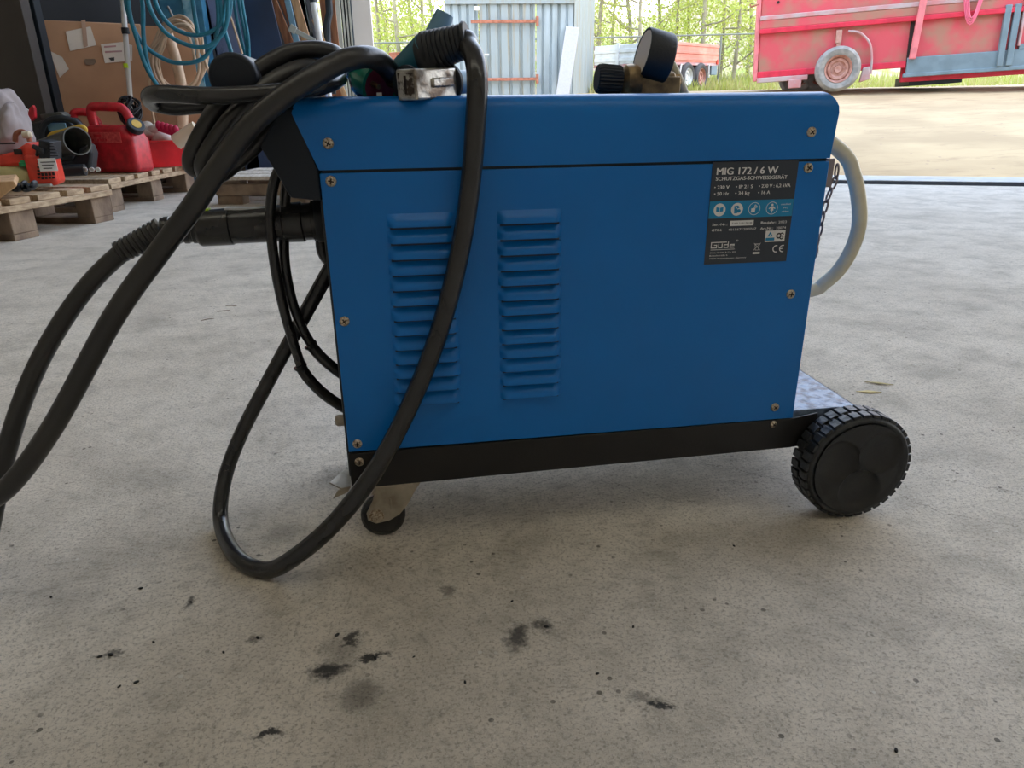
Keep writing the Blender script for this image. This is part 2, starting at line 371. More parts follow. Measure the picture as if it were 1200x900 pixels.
T('GTIN:',.055,.175,.655,.0029,.015);T('4015671200747',.25,.585,.655,.0028,0);T('Art.Nr.:',.635,.79,.655,.0029,.015);T('20074',.825,.945,.655,.0029,0)
T('Güde GmbH & Co. KG',.055,.37,.882,.0017,0);T('Birkichstraße 6',.055,.27,.912,.0017,0);T('74549 Wolpertshausen - Germany',.055,.50,.942,.0017,0)
T('®',.355,.385,.768,.0022,0)
b.build('detail_lettering',M['white'],plate,smooth=False)
mb=MB(); x0,z1=uv(0,.372);x1,z0=uv(1,.540); mb.bx(x0+.0004,x1-.0004,-.0009,-.0006,z0,z1); mb.build('colour_band',M['band'],plate)
def disc(b,x,z,r,y=-.0011,ri=0,n=28,a0=0,a1=2*PI):
    m=n; out=[(x+r*math.cos(a0+(a1-a0)*k/m),y,z+r*math.sin(a0+(a1-a0)*k/m)) for k in range(m+1)]
    inn=[(x+ri*math.cos(a0+(a1-a0)*k/m),y,z+ri*math.sin(a0+(a1-a0)*k/m)) for k in range(m+1)]
    b.add(out+inn,[(k,k+1,k+m+2,k+m+1) for k in range(m)])
def rect(b,x0,x1,z0,z1,y): b.add([(x0,y,z0),(x1,y,z0),(x1,y,z1),(x0,y,z1)],[(0,1,2,3)])
b=MB();b.norecalc=True; b.m=0
r=.0076
cs=[uv(.125,.456),uv(.33,.456),uv(.535,.456),uv(.745,.456)]
disc(b,cs[0][0],cs[0][1],r);disc(b,cs[1][0],cs[1][1],r);disc(b,cs[2][0],cs[2][1],r,ri=r*.92);disc(b,cs[3][0],cs[3][1],r,ri=r*.92)
# book
x,z=cs[0]; b.m=1
for s in(-1,1): b.add([(x+s*.0003,-.0013,z-.0026),(x+s*.0045,-.0013,z-.0018),(x+s*.0045,-.0013,z+.0034),(x+s*.0003,-.0013,z+.0024)],[(0,1,2,3)])
# visor head
x,z=cs[1]; b.add([(x-.004,-.0013,z+.004),(x+.001,-.0013,z+.0045),(x+.0035,-.0013,z+.002),(x+.0005,-.0013,z+.001),(x+.001,-.0013,z-.0045),(x-.0035,-.0013,z-.005)],[(0,1,2,3,4,5)])
disc(b,x+.0025,z-.002,.0022,y=-.0013)
b.m=0; disc(b,x-.0012,z+.0018,.0009,y=-.0015)
# glove hand
x,z=cs[2]; b.add([(x-.0042,-.0013,z-.0045),(x+.0008,-.0013,z-.004),(x+.0012,-.0013,z+.001),(x-.004,-.0013,z+.0005)],[(0,1,2,3)])
for k in range(3): b.add([(x-.001+k*.0016,-.0013,z+.001),(x+.0000+k*.0016,-.0013,z+.001),(x+.0014+k*.0012,-.0013,z+.005-k*.0008),(x+.0004+k*.0012,-.0013,z+.005-k*.0008)],[(0,1,2,3)])
# body
x,z=cs[3]; disc(b,x,z+.0040,.0014,y=-.0013); b.add([(x-.0018,-.0013,z+.0022),(x-.0045,-.0013,z-.0005),(x-.0038,-.0013,z-.0012),(x-.0018,-.0013,z+.0003),(x-.002,-.0013,z-.003),(x-.0006,-.0013,z-.003),(x-.0006,-.0013,z-.0055),(x+.0006,-.0013,z-.0055),(x+.0006,-.0013,z-.003),(x+.002,-.0013,z-.003),(x+.0018,-.0013,z+.0003),(x+.0038,-.0013,z-.0012),(x+.0045,-.0013,z-.0005),(x+.0018,-.0013,z+.0022)],[list(range(14))])
put_y=-.0013
for t,u0,u1,v in (('meets EN',.855,.985,.415),('EN',.89,.955,.455),('class',.87,.965,.492)):
    vs,fs=text_mesh(t,1.,0); xa=min(p.x for p in vs);xb=max(p.x for p in vs);X0,Z=uv(u0,v);XX,_=uv(u1,v);sx=(XX-X0)/(xb-xa)
    if t!='meets EN': pass
# small band caption
for t,u0,u1,v in (('meditel',.85,.965,.420),('PVC',.885,.94,.456),('chlor',.865,.955,.492)):
    vs,fs=text_mesh(t,1.,0); xa=min(p.x for p in vs);xb=max(p.x for p in vs);X0,Z=uv(u0,v);XX,_=uv(u1,v);sx=(XX-X0)/(xb-xa)
    b.add([(X0+(p.x-xa)*sx,-.0012,Z-.001+p.y*.0028) for p in vs],fs)
b.build('safety_pictograms',[M['white'],M['band']],plate,smooth=False)
# stickers, logo, marks
b=MB();b.norecalc=True
x0,z1=uv(.265,.568);x1,z0=uv(.545,.620); rect(b,x0,x1,z0,z1,-.0009)
x0,z1=uv(.705,.680);x1,z0=uv(.945,.795); rect(b,x0,x1,z0,z1,-.0009)
x0,z1=uv(.575,.893);x1,z0=uv(.66,.913); rect(b,x0,x1,z0,z1,-.0009)
segn=[0]
def seg(x0,x1,z0,z1): segn[0]+=1; rect(b,x0,x1,z0,z1,-.0009-.00003*(segn[0]%8))
# block-letter logo: G u-umlaut d e with a bar above and below
lx0,lz1=uv(.06,.775); lx1,lz0=uv(.345,.838); lw=lx1-lx0; lh=lz1-lz0; s_=.0011
seg(lx0,lx0+lw*.66,lz1-s_,lz1)                                     # top bar
seg(lx0,lx0+s_,lz0,lz1); seg(lx0,lx0+lw*.26,lz0,lz0+s_); seg(lx0+lw*.26-s_,lx0+lw*.26,lz0,lz0+lh*.5); seg(lx0+lw*.13,lx0+lw*.26,lz0+lh*.5-s_*.5,lz0+lh*.5+s_*.5)
ux=lx0+lw*.31; seg(ux,ux+s_,lz0,lz0+lh*.72);seg(ux,ux+lw*.18,lz0,lz0+s_);seg(ux+lw*.18-s_,ux+lw*.18,lz0,lz0+lh*.72)
dx=lx0+lw*.54; seg(dx,dx+s_,lz0,lz0+lh*.6);seg(dx,dx+lw*.2,lz0,lz0+s_);seg(dx,dx+lw*.2,lz0+lh*.6-s_,lz0+lh*.6);seg(dx+lw*.2-s_,dx+lw*.2,lz0,lz1)
ex=lx0+lw*.79; seg(ex,ex+s_,lz0,lz0+lh*.6);seg(ex,ex+lw*.2,lz0,lz0+s_*.9);seg(ex,ex+lw*.2,lz0+lh*.6-s_,lz0+lh*.6);seg(ex+lw*.2-s_,ex+lw*.2,lz0+lh*.28,lz0+lh*.6);seg(ex,ex+lw*.2,lz0+lh*.28,lz0+lh*.28+s_*.7)
x0,z=uv(.06,.853);x1,_=uv(.35,.853); seg(x0,x1,z-.0003,z+.0003)
# CE mark
cx,cz=uv(.855,.868); disc(b,cx,cz,.0046,y=-.0009,ri=.0034,a0=R(70),a1=R(290)); cx2=cx+.0088
disc(b,cx2,cz,.0046,y=-.0009,ri=.0034,a0=R(70),a1=R(290)); seg(cx2-.004,cx2-.0004,cz-.0006,cz+.0006)
# crossed bin
cx,cz=uv(.62,.838)
def line(x0,z0,x1,z1,w=.0004):
    d=Vector((x1-x0,0,z1-z0)).normalized(); n=Vector((-d.z,0,d.x))*w/2
    b.add([(x0+n.x,-.0009,z0+n.z),(x0-n.x,-.0009,z0-n.z),(x1-n.x,-.0009,z1-n.z),(x1+n.x,-.0009,z1+n.z)],[(0,1,2,3)])
line(cx-.0045,cz-.0045,cx+.0045,cz+.0045);line(cx-.0045,cz+.0045,cx+.0045,cz-.0045)
line(cx-.003,cz+.003,cx-.002,cz-.0042);line(cx+.003,cz+.003,cx+.002,cz-.0042);line(cx-.0036,cz+.0032,cx+.0036,cz+.0032,.0007);line(cx-.002,cz-.0042,cx+.002,cz-.0042)
b.m=1
x0,z1=uv(.825,.680);x1,z0=uv(.828,.795)
cx,cz=uv(.885,.735); disc(b,cx-.0018,cz,.0036,y=-.0011,ri=.0018,a0=R(40),a1=R(360)); disc(b,cx+.0022,cz+.0012,.0026,y=-.0011,ri=.0011,a0=R(0),a1=R(250)); disc(b,cx+.0020,cz-.0022,.0026,y=-.00112,ri=.0011,a0=R(-160),a1=R(100))
vs,fs=text_mesh('T-002 21 01 00148',1.,.01); xa=min(p.x for p in vs);xb=max(p.x for p in vs);X0,Z=uv(.285,.594);XX,_=uv(.525,.594)
b.add([(X0+(p.x-xa)*(XX-X0)/(xb-xa),-.0011,Z-.0009+p.y*.0026) for p in vs],fs)
b.m=2
cx,cz=uv(.762,.722); b.add([(cx-.0036,-.0011,cz-.0022),(cx+.0036,-.0011,cz-.0022),(cx,-.0011,cz+.0040)],[(0,1,2)])
x0,z1=uv(.712,.752);x1,z0=uv(.818,.782); rect(b,x0,x1,z0,z1,-.0011)
b.m=0; b.add([(cx-.0011,-.0013,cz-.0012),(cx+.0011,-.0013,cz-.0012),(cx,-.0013,cz+.0009)],[(0,1,2)])
b.build('plate_marks',[M['white'],M['ink'],M['band']],plate,smooth=False)
# rear bracket and chain
mb=MB(); mb.bx(X1+.0005,X1+.0095,.004,.008,.452,.486); mb.bx(X1+.0005,X1+.0015,.004,.045,.452,.486); br=mb.build('chain_bracket',M['chain'],weld,bevel=.0008)
mb=MB()
pts=[Vector((X1+a_,.004+.0008*k_,.478-.0143*k_)) for k_,a_ in enumerate((.0135,.0145,.011,.0075,.006,.0052,.0045,.004,.0035))]
for i in range(len(pts)-1):
    a,c=pts[i],pts[i+1]; d=(c-a).normalized(); mid=(a+c)/2; side_v=(Vector((1,0,0)) if i%2 else Vector((0,1,0))); side_v=(side_v-d*side_v.dot(d)).normalized()
    L=.0088;w=.0034; ring=[]
    for k in range(16):
        t=2*PI*k/16; ring.append(mid+d*(L*math.cos(t))+side_v*(w*math.sin(t)))
    ring+=ring[:2]; mb.tube(ring,.0013,8,cap=False)
mb.build('chain',M['chain'],br)
# ================================================================== CABLES
def resamp(pts,step):
    out=[pts[0]];acc=0
    for a,c in zip(pts,pts[1:]):
        acc+=(c-a).length
        if acc>=step: out.append(c);acc=0
    return out
def boot(p0,p1,r0,r1,n,parent,name='bend_sleeve',m='rubber',amp=.12):
    p0=Vector(p0);p1=Vector(p1);L=(p1-p0).length; prof=[(0,0),(0,r0)]
    for i in range(n):
        f0=(i+.08)/n;f1=(i+.62)/n;f2=(i+.70)/n;f3=(i+.98)/n; r=r0+(r1-r0)*i/n
        prof+=[(L*f0,r),(L*f1,r*.985),(L*f2,r*(1-amp)),(L*f3,r*(1-amp))]
    prof+=[(L,r1),(L,r1*.6)]
    b=MB(); b.lathe(p0,p1-p0,prof,32); return b.build(name,M[m],parent,ang=30)
# torch lying on the lid, its lead drops in front of the side and loops on the floor
t0=at(477,86,.075); t1=at(500,62,.055); t2=at(541,49,.040)
torch=empty('welding_torch',(.12,.04,.562),'teal torch handle on lid whose black lead hangs across blue side and loops on floor','welding torch')
mb=MB(); d=(t1-t0).normalized(); pp=[t0-d*.05+Vector((0,.02,-.012)),t0-d*.02,t0,t1,t1+d*.006]
mb.tube(spline(pp,8),[.013+.0075*min(1,i/16) for i in range(33)],26); mb.build('handle',M['teal'],torch,ang=50)
mb=MB(); mb.lathe(t1-d*.010,t2-t1,[(0,0),(0,.0225),(.003,.0245),(.008,.0248),(.011,.0238),(.02,.022)],36); mb.build('collar',M['black'],torch)
boot(t1,t2+(t2-t1).normalized()*.004,.0228,.0178,9,torch,m='black',amp=.10)
mb=MB(); e=t2+(t2-t1).normalized()*.004; mb.lathe(e,t2-t1,[(0,.012),(0,.0185),(.002,.0200),(.0045,.0188),(.0045,.0112)],32); mb.build('sleeve_flange',M['black'],torch)
neck=spline([t0-d*.05+Vector((0,.02,-.012)),at(462,98,.14),at(480,92,.17),at(503,70,.16),at(511,52,.15)],8)
mb=MB(); mb.tube(neck,.0065,16); mb.build('neck',M['brass'],torch)
mb=MB(); mb.lathe(at(509,48,.15),at(519,22,.15)-at(509,48,.15),[(0,0),(0,.0135),(.004,.0148),(.03,.0118),(.034,.011),(.034,.009)],28); mb.build('nozzle',M['greyblue'],torch)
RC=.0115
f1=gz(313,668,RC); f2=gz(277,652,RC); f3=gz(259,612,RC)
lead=[e-(t2-t1).normalized()*.03,e,at(549,55,.026),at(556,68,.006),at(559,88,-.010),at(559,114,-.0165),at(557,145,-.0178),at(554,190,-.0185),at(545,262,-.0195),at(530,335,-.021),at(508,408,-.022),at(478,480,-.024),at(441,549,-.034),at(397,607,-.05),at(352,648,-.062)]+[f1,f2,f3]+[at(263,563,.11),at(282,510,.125),at(316,444,.13),at(352,378,.135),at(384,320,.14),at(400,292,.15)]
mb=MB(); lp_=spline(lead,12); mb.tube(lp_,[RC-.0016*min(1,max(0,(i/len(lp_)-.55)*4)) for i in range(len(lp_))],20); mb.build('torch_lead',M['rubber'],torch,ang=60)
# hose package: connector at the front, leaves to the left, sweeps back over the lid
hp=empty('torch_hose',(-.05,.13,.3),'thick black hose from front connector leaving frame at left and rising diagonally onto the lid','hose')
c0=at(385,258,.13); c1=at(232,268,.13); dd=(c1-c0); L=dd.length
mb=MB(); mb.lathe(c0,dd,[(0,0),(0,.026),(L*.12,.026),(L*.125,.0235),(L*.19,.0235),(L*.2,.0255),(L*.34,.0248),(L*.35,.0232),(L*.74,.0218),(L*.75,.0232),(L*.98,.0225),(L,.0205),(L,.0)],36)
mb.build('connector',M['rubber'],hp,ang=30)
mb=MB(); mb.lathe(c0+dd*.02,dd,[(0,.0255),(0,.0275),(.012,.0275),(.012,.0255)],36); 
for k in range(14):
    a=2*PI*k/14; 
mb.build('union_nut',M['black'],hp)
mb=MB(); mb.box(c0+dd*.60+Vector((0,-.002,.0215)),(L*.34,.012,.003),Matrix.Rotation(R(2),3,'Y')); mb.build('worn_label',M['alu'],hp)
mb=MB(); mb.box(c0+dd*.93+Vector((0,.002,.0225)),(.012,.012,.003)); mb.build('tape',M['lime'],hp)
b0=at(190,270,.125); b1=at(139,296,.115)
boot(c1-dd*.0,b0,.0185,.0165,4,hp,name='bend_sleeve',m='rubber2',amp=.1); boot(b0,b1,.0165,.0135,9,hp,name='bend_sleeve',m='rubber2',amp=.14)
hose1=[b0+(b1-b0)*.3,b0+(b1-b0)*.8,at(112,325,.11),at(80,366,.10),at(48,420,.08),at(24,476,.06),at(6,535,.04),at(-6,590,.02),at(-22,650,.0),at(-60,690,-.02),at(-100,670,-.04),at(-90,630,-.05),at(-40,600,-.06),at(8,572,-.065),at(62,500,-.062),at(133,372,-.056),at(190,291,-.050),at(226,242,-.046),at(249,207,-.043),at(288,153,-.038),at(325,119,-.034),at(359,95,-.026),at(392,76,-.012),at(420,67,.0),at(442,70,.025),at(458,86,.06),at(463,106,.10)]
mb=MB(); sp=spline(hose1,12); mb.tube(sp,.0113,20); mb.build('hose',M['rubber2'],hp,ang=60)
# coiled cable hanging over the handle
cc=empty('coiled_cable',(-.07,.09,.6),'black rubber cable coiled in loops over the handle at the front corner','cable')
loop=[at(398,84,.10),at(399,70,.085),at(388,61,.07),at(362,58,.06),at(332,65,.052),at(298,86,.040),at(260,120,.025),at(239,152,.016),at(225,182,.010),at(226,196,.018),at(240,198,.025),at(262,186,.015),at(290,152,.012),at(325,121,.012),at(355,100,.02),
      at(376,86,.04),at(370,79,.055),at(345,82,.040),at(312,101,.022),at(276,134,.006),at(252,166,.0),at(238,192,.0),at(243,205,.02),at(258,204,.035),at(274,192,.045),at(297,172,.05),at(325,140,.05),at(355,112,.06),at(385,98,.08)]
mb=MB(); mb.tube(spline(loop,12),.0094,18); mb.build('loop',M['rubber2'],cc,ang=60)
loop=[at(398,92,.05),at(385,99,.02),at(350,105,-.002),at(300,110,-.008),at(240,112,-.010),at(195,110,-.004),at(176,112,.015),at(180,121,.045),at(205,126,.055),at(235,124,.055),at(270,127,.06),at(300,138,.07)]
mb=MB(); mb.tube(spline(loop,12),[.0086]*(len(loop)*12-11),18); mb.build('loop',M['rubber'],cc,ang=60)
loop=[at(398,80,.14),at(382,72,.12),at(352,82,.115),at(322,98,.10),at(300,112,.08)]
mb=MB(); mb.tube(spline(loop,12),.0085,18); mb.build('loop',M['rubber'],cc,ang=60)
# two thin cords with sleeves
for nm,lb,pa,sl in (('power_cord','thin black cord hanging from front bezel, leftmost and lower of the two',[at(345,190,.11),at(327,200,.11),at(319,225,.11),at(317,262,.11),at(322,310,.11),at(332,360,.11),at(344,402,.11),at(354,432,.11)],[at(351,428,.11),at(362,444,.11),at(380,462,.115),at(404,478,.12),at(430,490,.13)]),
              ('ground_cable','thin black cord hanging from front bezel, the one nearer the blue panel',[at(352,190,.125),at(339,200,.125),at(335,225,.125),at(333,262,.125),at(334,310,.12),at(343,355,.12),at(356,388,.12),at(368,408,.125)],[at(363,403,.125),at(376,418,.125),at(392,432,.125),at(410,444,.13),at(430,452,.13)])):
    tp=empty(nm,(pa[0].x,pa[0].y,.3),lb,'cord','cords hanging at the front of the welder')
    mb=MB(); mb.tube(spline(pa,8),.0066,14); mb.build('cord',M['rubber'],tp,ang=60)
    mb=MB(); s=spline(sl,8); rr=[.0094]*2+[.0078]*(len(s)-2); mb.tube(s,rr,16); mb.build('strain_sleeve',M['rubber'],tp,ang=40)
mb=MB(); mb.tube(spline([at(384,262,.16),at(377,272,.155),at(377,292,.15),at(384,305,.15),at(395,308,.15)],6),.0075,14); mb.build('short_lead',M['rubber'],weld,ang=60)
# ---- earth clamp: steel U-channel with rubber ends
cl=empty('earth_clamp',(.1,.02,.56),'worn steel clamp block with black end rings resting on the front edge of the lid','clamp')
A=at(476,99.5,-.002); B=A+Vector((.050,.056,.0035)); dd=(B-A).normalized()
mb=MB(); w,h=.030,.0310; up=(Vector((0,0,1))-dd*dd.z).normalized(); sd=dd.cross(up)
def ch(b,a,c,w,h): b.bar(a,c,w,h,up)
cen=sd*(-.010)
ch(mb,A,B,w*.92,h); mb.bar(A+dd*.026+sd*(.0145)+up*.001,A+dd*.064+sd*(.0145)+up*.001,.004,.010,up)
mb.build('jaw_block',M['steeldirty'],cl,bevel=.0035,seg=3)
mb=MB(); mb.box(A-dd*.0004,(.0012,.021,.024),Matrix((dd,sd,up)).transposed()); mb.build('burnt_end',M['burnt'],cl)
mb=MB(); mb.box(A-dd*.0012,(.001,.003,.018),Matrix((dd,sd,up)).transposed()); mb.build('slot',M['recess'],cl)
for q,rr in ((A+dd*.018-sd*.0135,.0200),(B-dd*.002,.0205)):
    mb=MB(); mb.lathe(q-dd*.003,dd,[(0,.0),(0,rr*.8),(.001,rr),(.005,rr),(.006,rr*.8),(.006,0)],32); mb.build('end_ring',M['black'],cl)
mb=MB(); mb.cyl(B+dd*.003,B+dd*.05,.013,20); mb.build('cable_socket',M['greyblue'],cl)
# ---- green mains plug
pg=empty('mains_plug',(.05,.07,.562),'round green plug with maroon face and brass pins lying on the lid','plug')
fa=at(447,101,.055); ba=at(427,90,.085); dd=(fa-ba).normalized()
mb=MB(); mb.lathe(ba-dd*.012,dd,[(0,0),(0,.010),(.004,.017),(.016,.0225),(.03,.0245),((fa-ba).length+.012,.0245),((fa-ba).length+.012,.021),((fa-ba).length+.004,.0205)],36); mb.build('plug_body',M['green'],pg,ang=40)
mb=MB(); mb.lathe(fa-dd*.006,dd,[(0,.0),(0,.0212),(.003,.0212),(.003,0)],36); mb.build('plug_face',M['magenta'],pg)
sx=dd.cross(Vector((0,0,1))).normalized(); sz=sx.cross(dd)
for a in (-.011,.010):
    q=fa-dd*.004+sx*a+sz*.002; mb=MB(); mb.cyl(q,q+dd*.014,.0028,12); mb.build('pin',M['brass'],pg)
mb=MB(); q=fa-dd*.003-sz*.010; mb.box(q,(.006,.006,.004)); mb.build('earth_contact',M['alu'],pg)
mb=MB(); mb.tube(spline([ba-dd*.004,ba-dd*.03+Vector((0,.0,.0)),at(385,95,.15),at(360,110,.16)],8),.0075,14); mb.build('plug_cable',M['rubber'],pg,ang=60)
# ---- regulator on lid
rg=empty('gas_regulator',(.36,.14,.562),'brass gas regulator with black round gauge and ribbed knob lying on the lid','regulator')
Yr=.13
k0=at(727,94,Yr); k1=at(699,92,Yr); dd=(k1-k0).normalized()
mb=MB(); L=(k1-k0).length; n=26; vs=[];fs=[]
prof=[(0,.0165),(L*.1,.0178),(L*.8,.0182),(L*.95,.0172),(L,.0155)]
a=dd.cross(Vector((0,0,1))).normalized(); b_=dd.cross(a)
for hh,rr in prof:
    for k in range(n*2):
        r_=rr*(1 if k%2 else .93); t=2*PI*k/(n*2); vs.append(k0+dd*hh+(a*math.cos(t)+b_*math.sin(t))*r_)
N=n*2
for i in range(4):
    for k in range(N): fs.append((i*N+k,i*N+(k+1)%N,(i+1)*N+(k+1)%N,(i+1)*N+k))
fs+= [list(range(N)),[4*N+k for k in range(N)]]
mb.add(vs,fs); mb.build('adjusting_knob',M['black'],rg,ang=25)
mb=MB(); q0=at(727,97,Yr);q1=at(748,97,Yr); mb.lathe(q0,q1-q0,[(0,0),(0,.013),(.006,.0215),(.012,.0225),(.018,.0225),(.024,.019),(.026,.0)],28); mb.build('valve_bonnet',M['brass'],rg,ang=35)
mb=MB(); mb.box(at(768,101,Yr),(.058,.03,.022)); mb.cyl(at(770,96,Yr),at(788,97,Yr),.014,20); mb.cyl(at(765,98,Yr),at(767,80,Yr),.006,14); mb.build('regulator_body',M['brass'],rg,bevel=.002)
mb=MB(); mb.lathe(at(786,98,Yr),(1,0,0),[(0,0),(0,.012),(.003,.0125),(.010,.0125),(.012,.0)],6); mb.build('union_nut',M['brass'],rg)
ga=at(753,68,Yr); gb=at(782,66,Yr+.012); dd=Vector((1,-.02,-.24)).normalized()
gc=at(767,67,Yr)
mb=MB(); hh=.0175; mb.lathe(gc-dd*hh,dd,[(.0015,.0),(.0015,.0285),(0,.0295),(.0,.0312),(.002,.0320),(hh*2-.003,.0320),(hh*2,.030),(hh*2,0)],48); g=mb.build('gauge',M['black'],rg,ang=40)
mb=MB(); mb.lathe(gc-dd*(hh-.0005),dd,[(0,0),(0,.0283),(.0012,.0283)],48); mb.build('gauge_face',M['paper'],g)
mb=MB(); mb.tube(spline([at(783,70,Yr+.02),at(789,80,Yr+.01),at(796,95,Yr),at(804,116,Yr)],6),.0062,12); mb.build('hose_tail',M['cream'],rg)
# ---- cream gas hose at the rear
hz=[Vector((X1+.0008,.105,.528)),Vector((X1+.014,.103,.527)),at(988,180,.10),at(1000,204,.095),at(1006,232,.09),at(1007,262,.09),at(999,290,.09),at(984,315,.095),at(967,331,.10),at(951,340,.105)]
hz.append(Vector((X1+.0008,.108,at(944,343,.108).z)))
mb=MB(); mb.tube(spline(hz,10),.0100,18); o=mb.build('gas_hose',M['cream'],None,ang=60); tag(o,'cream plastic gas hose looping out from the rear of the blue welder','hose')
# ================================================================== LEFT STORAGE
def pallet(label,K,ang,nb=3,L=1.2,D=.8,off=.5275):
    # local x along visible side, local y to the back-left
    root=empty('wooden_pallet',(0,0,0),label,'pallet','wooden pallets under the stored tools')
    for i in range(7):
        x=.0725+i*(L-.145)/6; o=MB().box((x,D/2,.133),(.118 if i%2 else .142,D+.02,.022)).build('deck_board',M['wood'],root,bevel=.003)
    for y in (.03,D/2,D-.03): MB().box((L/2,y,.111),(L,.10,.022)).build('stringer_board',M['wood'],root,bevel=.003)
    for y in (.05,D/2,D-.05):
        for x in (.0725,L/2,L-.0725): MB().box((x,y,.061),(.145,.1,.078)).build('block',M['woodgrey'],root,bevel=.004)
        MB().box((L/2,y,.011),(L,.10,.022)).build('skid_board',M['woodgrey'],root,bevel=.003) if False else None
    for x in (.0725,L/2,L-.0725): MB().box((x,D/2,.011),(.145,D,.022)).build('skid_board',M['woodgrey'],root,bevel=.003)
    root.scale=(1,1,1.30); root.rotation_euler.z=ang; rot=Matrix.Rotation(ang,3,'Z'); root.location=Vector((K[0],K[1],0))-rot@Vector((off,0,0))
    return root
a1=math.atan2(.95,.31)
pallet('wooden pallet at left frame edge carrying the orange engine',(-1.67,2.75),a1)
pallet('wooden pallet carrying the red fuel can and red crate',(-1.50,4.22),math.atan2(.99,.14))
pallet('brown wooden pallet farthest back beside the blue column',(-1.50,5.45),math.atan2(.93,.36),off=.3,D=.42)
# board stack behind the connector
bs=empty('wooden_pallet',(0,0,0),'short pale topped wooden pallet on floor behind the welder front corner','pallet','wooden pallets under the stored tools')
p=gz(255,240); q=gz(345,240); d=(q-p).normalized(); n=Vector((-d.y,d.x,0)); e=d*.9
for i in range(3): 
    s=p+n*(.07+i*.24); MB().bar(s+Vector((0,0,.160)),s+e+Vector((0,0,.160)),.20,.022).build('deck_board',M['woodtop'],bs,bevel=.003)
for i in range(2):
    for s in (.0,.4,.75):
        c=p+n*(.06+i*.45)+d*(s+.08); MB().bar(c-d*.08+Vector((0,0,.0745)),c+d*.08+Vector((0,0,.0745)),.10,.149).build('block',M['woodgrey'],bs,bevel=.004)
MB().bar(p+n*.008+Vector((0,0,.09)),p+n*.008+e+Vector((0,0,.09)),.02,.07).build('side_board',M['woodgrey'],bs,bevel=.003)
PT=.189 # pallet top
# orange engine
def on(px,py,z): return gz(px,py,z)
def ell(b,c,r,rot=None,n=18,m=10,pw=1.):
    vs=[];fs=[];c=Vector(c)
    for i in range(m+1):
        ph=-PI/2+PI*i/m
        for k in range(n):
            th=2*PI*k/n
            def sg(v): return math.copysign(abs(v)**pw,v)
            v=Vector((r[0]*sg(math.cos(ph))*sg(math.cos(th)),r[1]*sg(math.cos(ph))*sg(math.sin(th)),r[2]*sg(math.sin(ph))))
            if rot is not None: v=rot@v
            vs.append(c+v)
    for i in range(m):
        for k in range(n): fs.append((i*n+k,i*n+(k+1)%n,(i+1)*n+(k+1)%n,(i+1)*n+k))
    b.add(vs,fs); return b
Ye=3.2
def A3(px,py,dy=0): return at(px,py,Ye+dy)
S=1/235. # metres per px at that depth
eb=A3(35,215); eng=empty('brush_cutter_engine',(eb.x,eb.y,PT),'orange-red two-stroke engine with cream tank and green cap on the front pallet','engine')
mb=MB(); rz=Matrix.Rotation(R(10),3,'Z')
mb.box(A3(53,198),(30*S,.17,36*S),rz); mb.box(A3(47,180),(24*S,.16,20*S),Matrix.Rotation(R(15),3,'Y')); mb.build('starter_housing',M['orange'],eng,bevel=.022,seg=3)
mb=MB(); P=[(-4,182),(14,178),(32,166),(44,176),(42,188),(24,194),(-2,196)]
mb.prism([A3(x,y,-.07) for x,y in P],(0,.16,0)); mb.build('top_cowl',M['orange'],eng,bevel=.014,seg=3)
mb=MB(); mb.box(A3(21,178,-.085),(8*S,.012,6*S)); mb.box(A3(8,168,-.07),(18*S,.004,2*S)); mb.build('cowl_opening',M['recess'],eng,bevel=.003)
mb=MB(); ell(mb,A3(21,206),(23*S,.075,14*S),Matrix.Rotation(R(12),3,'Y'),pw=.65); mb.build('fuel_tank',M['tank'],eng,ang=70)
mb=MB(); mb.lathe(A3(32,195,-.05),(0,0,1),[(0,.0),(0,.034),(.02,.034),(.022,.028),(.03,.027),(.03,0)],18); mb.box(A3(27,186,-.05),(.012,.02,.02)); mb.build('tank_cap',M['capgreen'],eng,bevel=.002)
mb=MB(); mb.box(A3(56,193,-.10),(18*S,.004,14*S),rz); mb.build('warning_sticker',M['whiteplas'],eng)
mb=MB(); 
for k in range(3): mb.box(A3(56,190+3.6*k,-.104),((15-3*k)*S,.002,1.0*S),rz)
mb.build('sticker_print',M['ink'],eng)
mb=MB()
for k in range(5): mb.box(A3(45.5,192+4*k,-.10),(3*S,.006,2.2*S),rz)
for k in range(4): mb.box(A3(50+4.2*k,204.5-.3*k,-.10),(2.6*S,.006,3.4*S),rz); mb.box(A3(50+4.2*k,209-.3*k,-.10),(2.6*S,.006,2.4*S),rz)
mb.build('cooling_slots',M['recess'],eng)
mb=MB(); mb.bar(A3(38,171,-.10),A3(52,178,-.10),.022,.022); mb.bar(A3(45,175,-.09),A3(43,183,-.08),.016,.014); mb.build('starter_grip',M['black'],eng,bevel=.006)
mb=MB(); mb.tube(spline([A3(18,166,-.02),A3(19,157,-.02),A3(26,154,-.02),A3(33,159,-.02),A3(35,166,-.02)],5),.012,10); mb.build('hook_handle',M['rust'],eng)
mb=MB(); mb.lathe(A3(27,158,-.03),(1,0,0),[(0,0),(0,.016),(.03,.018),(.04,.01)],14); mb.build('primer_cap',M['roll'],eng)
mb=MB(); mb.box(A3(59,175,-.03),(12*S,.13,20*S),Matrix.Rotation(R(12),3,'Y')); 
for k in range(5): mb.box(A3(58+1.5*k,168+3.6*k,-.1),(9*S,.02,1.3*S))
mb.build('muffler_guard',M['black'],eng,bevel=.004)
mb=MB(); mb.box(A3(55,216,-.04),(18*S,.10,3*S)); mb.build('foot',M['seal'],eng,bevel=.003)
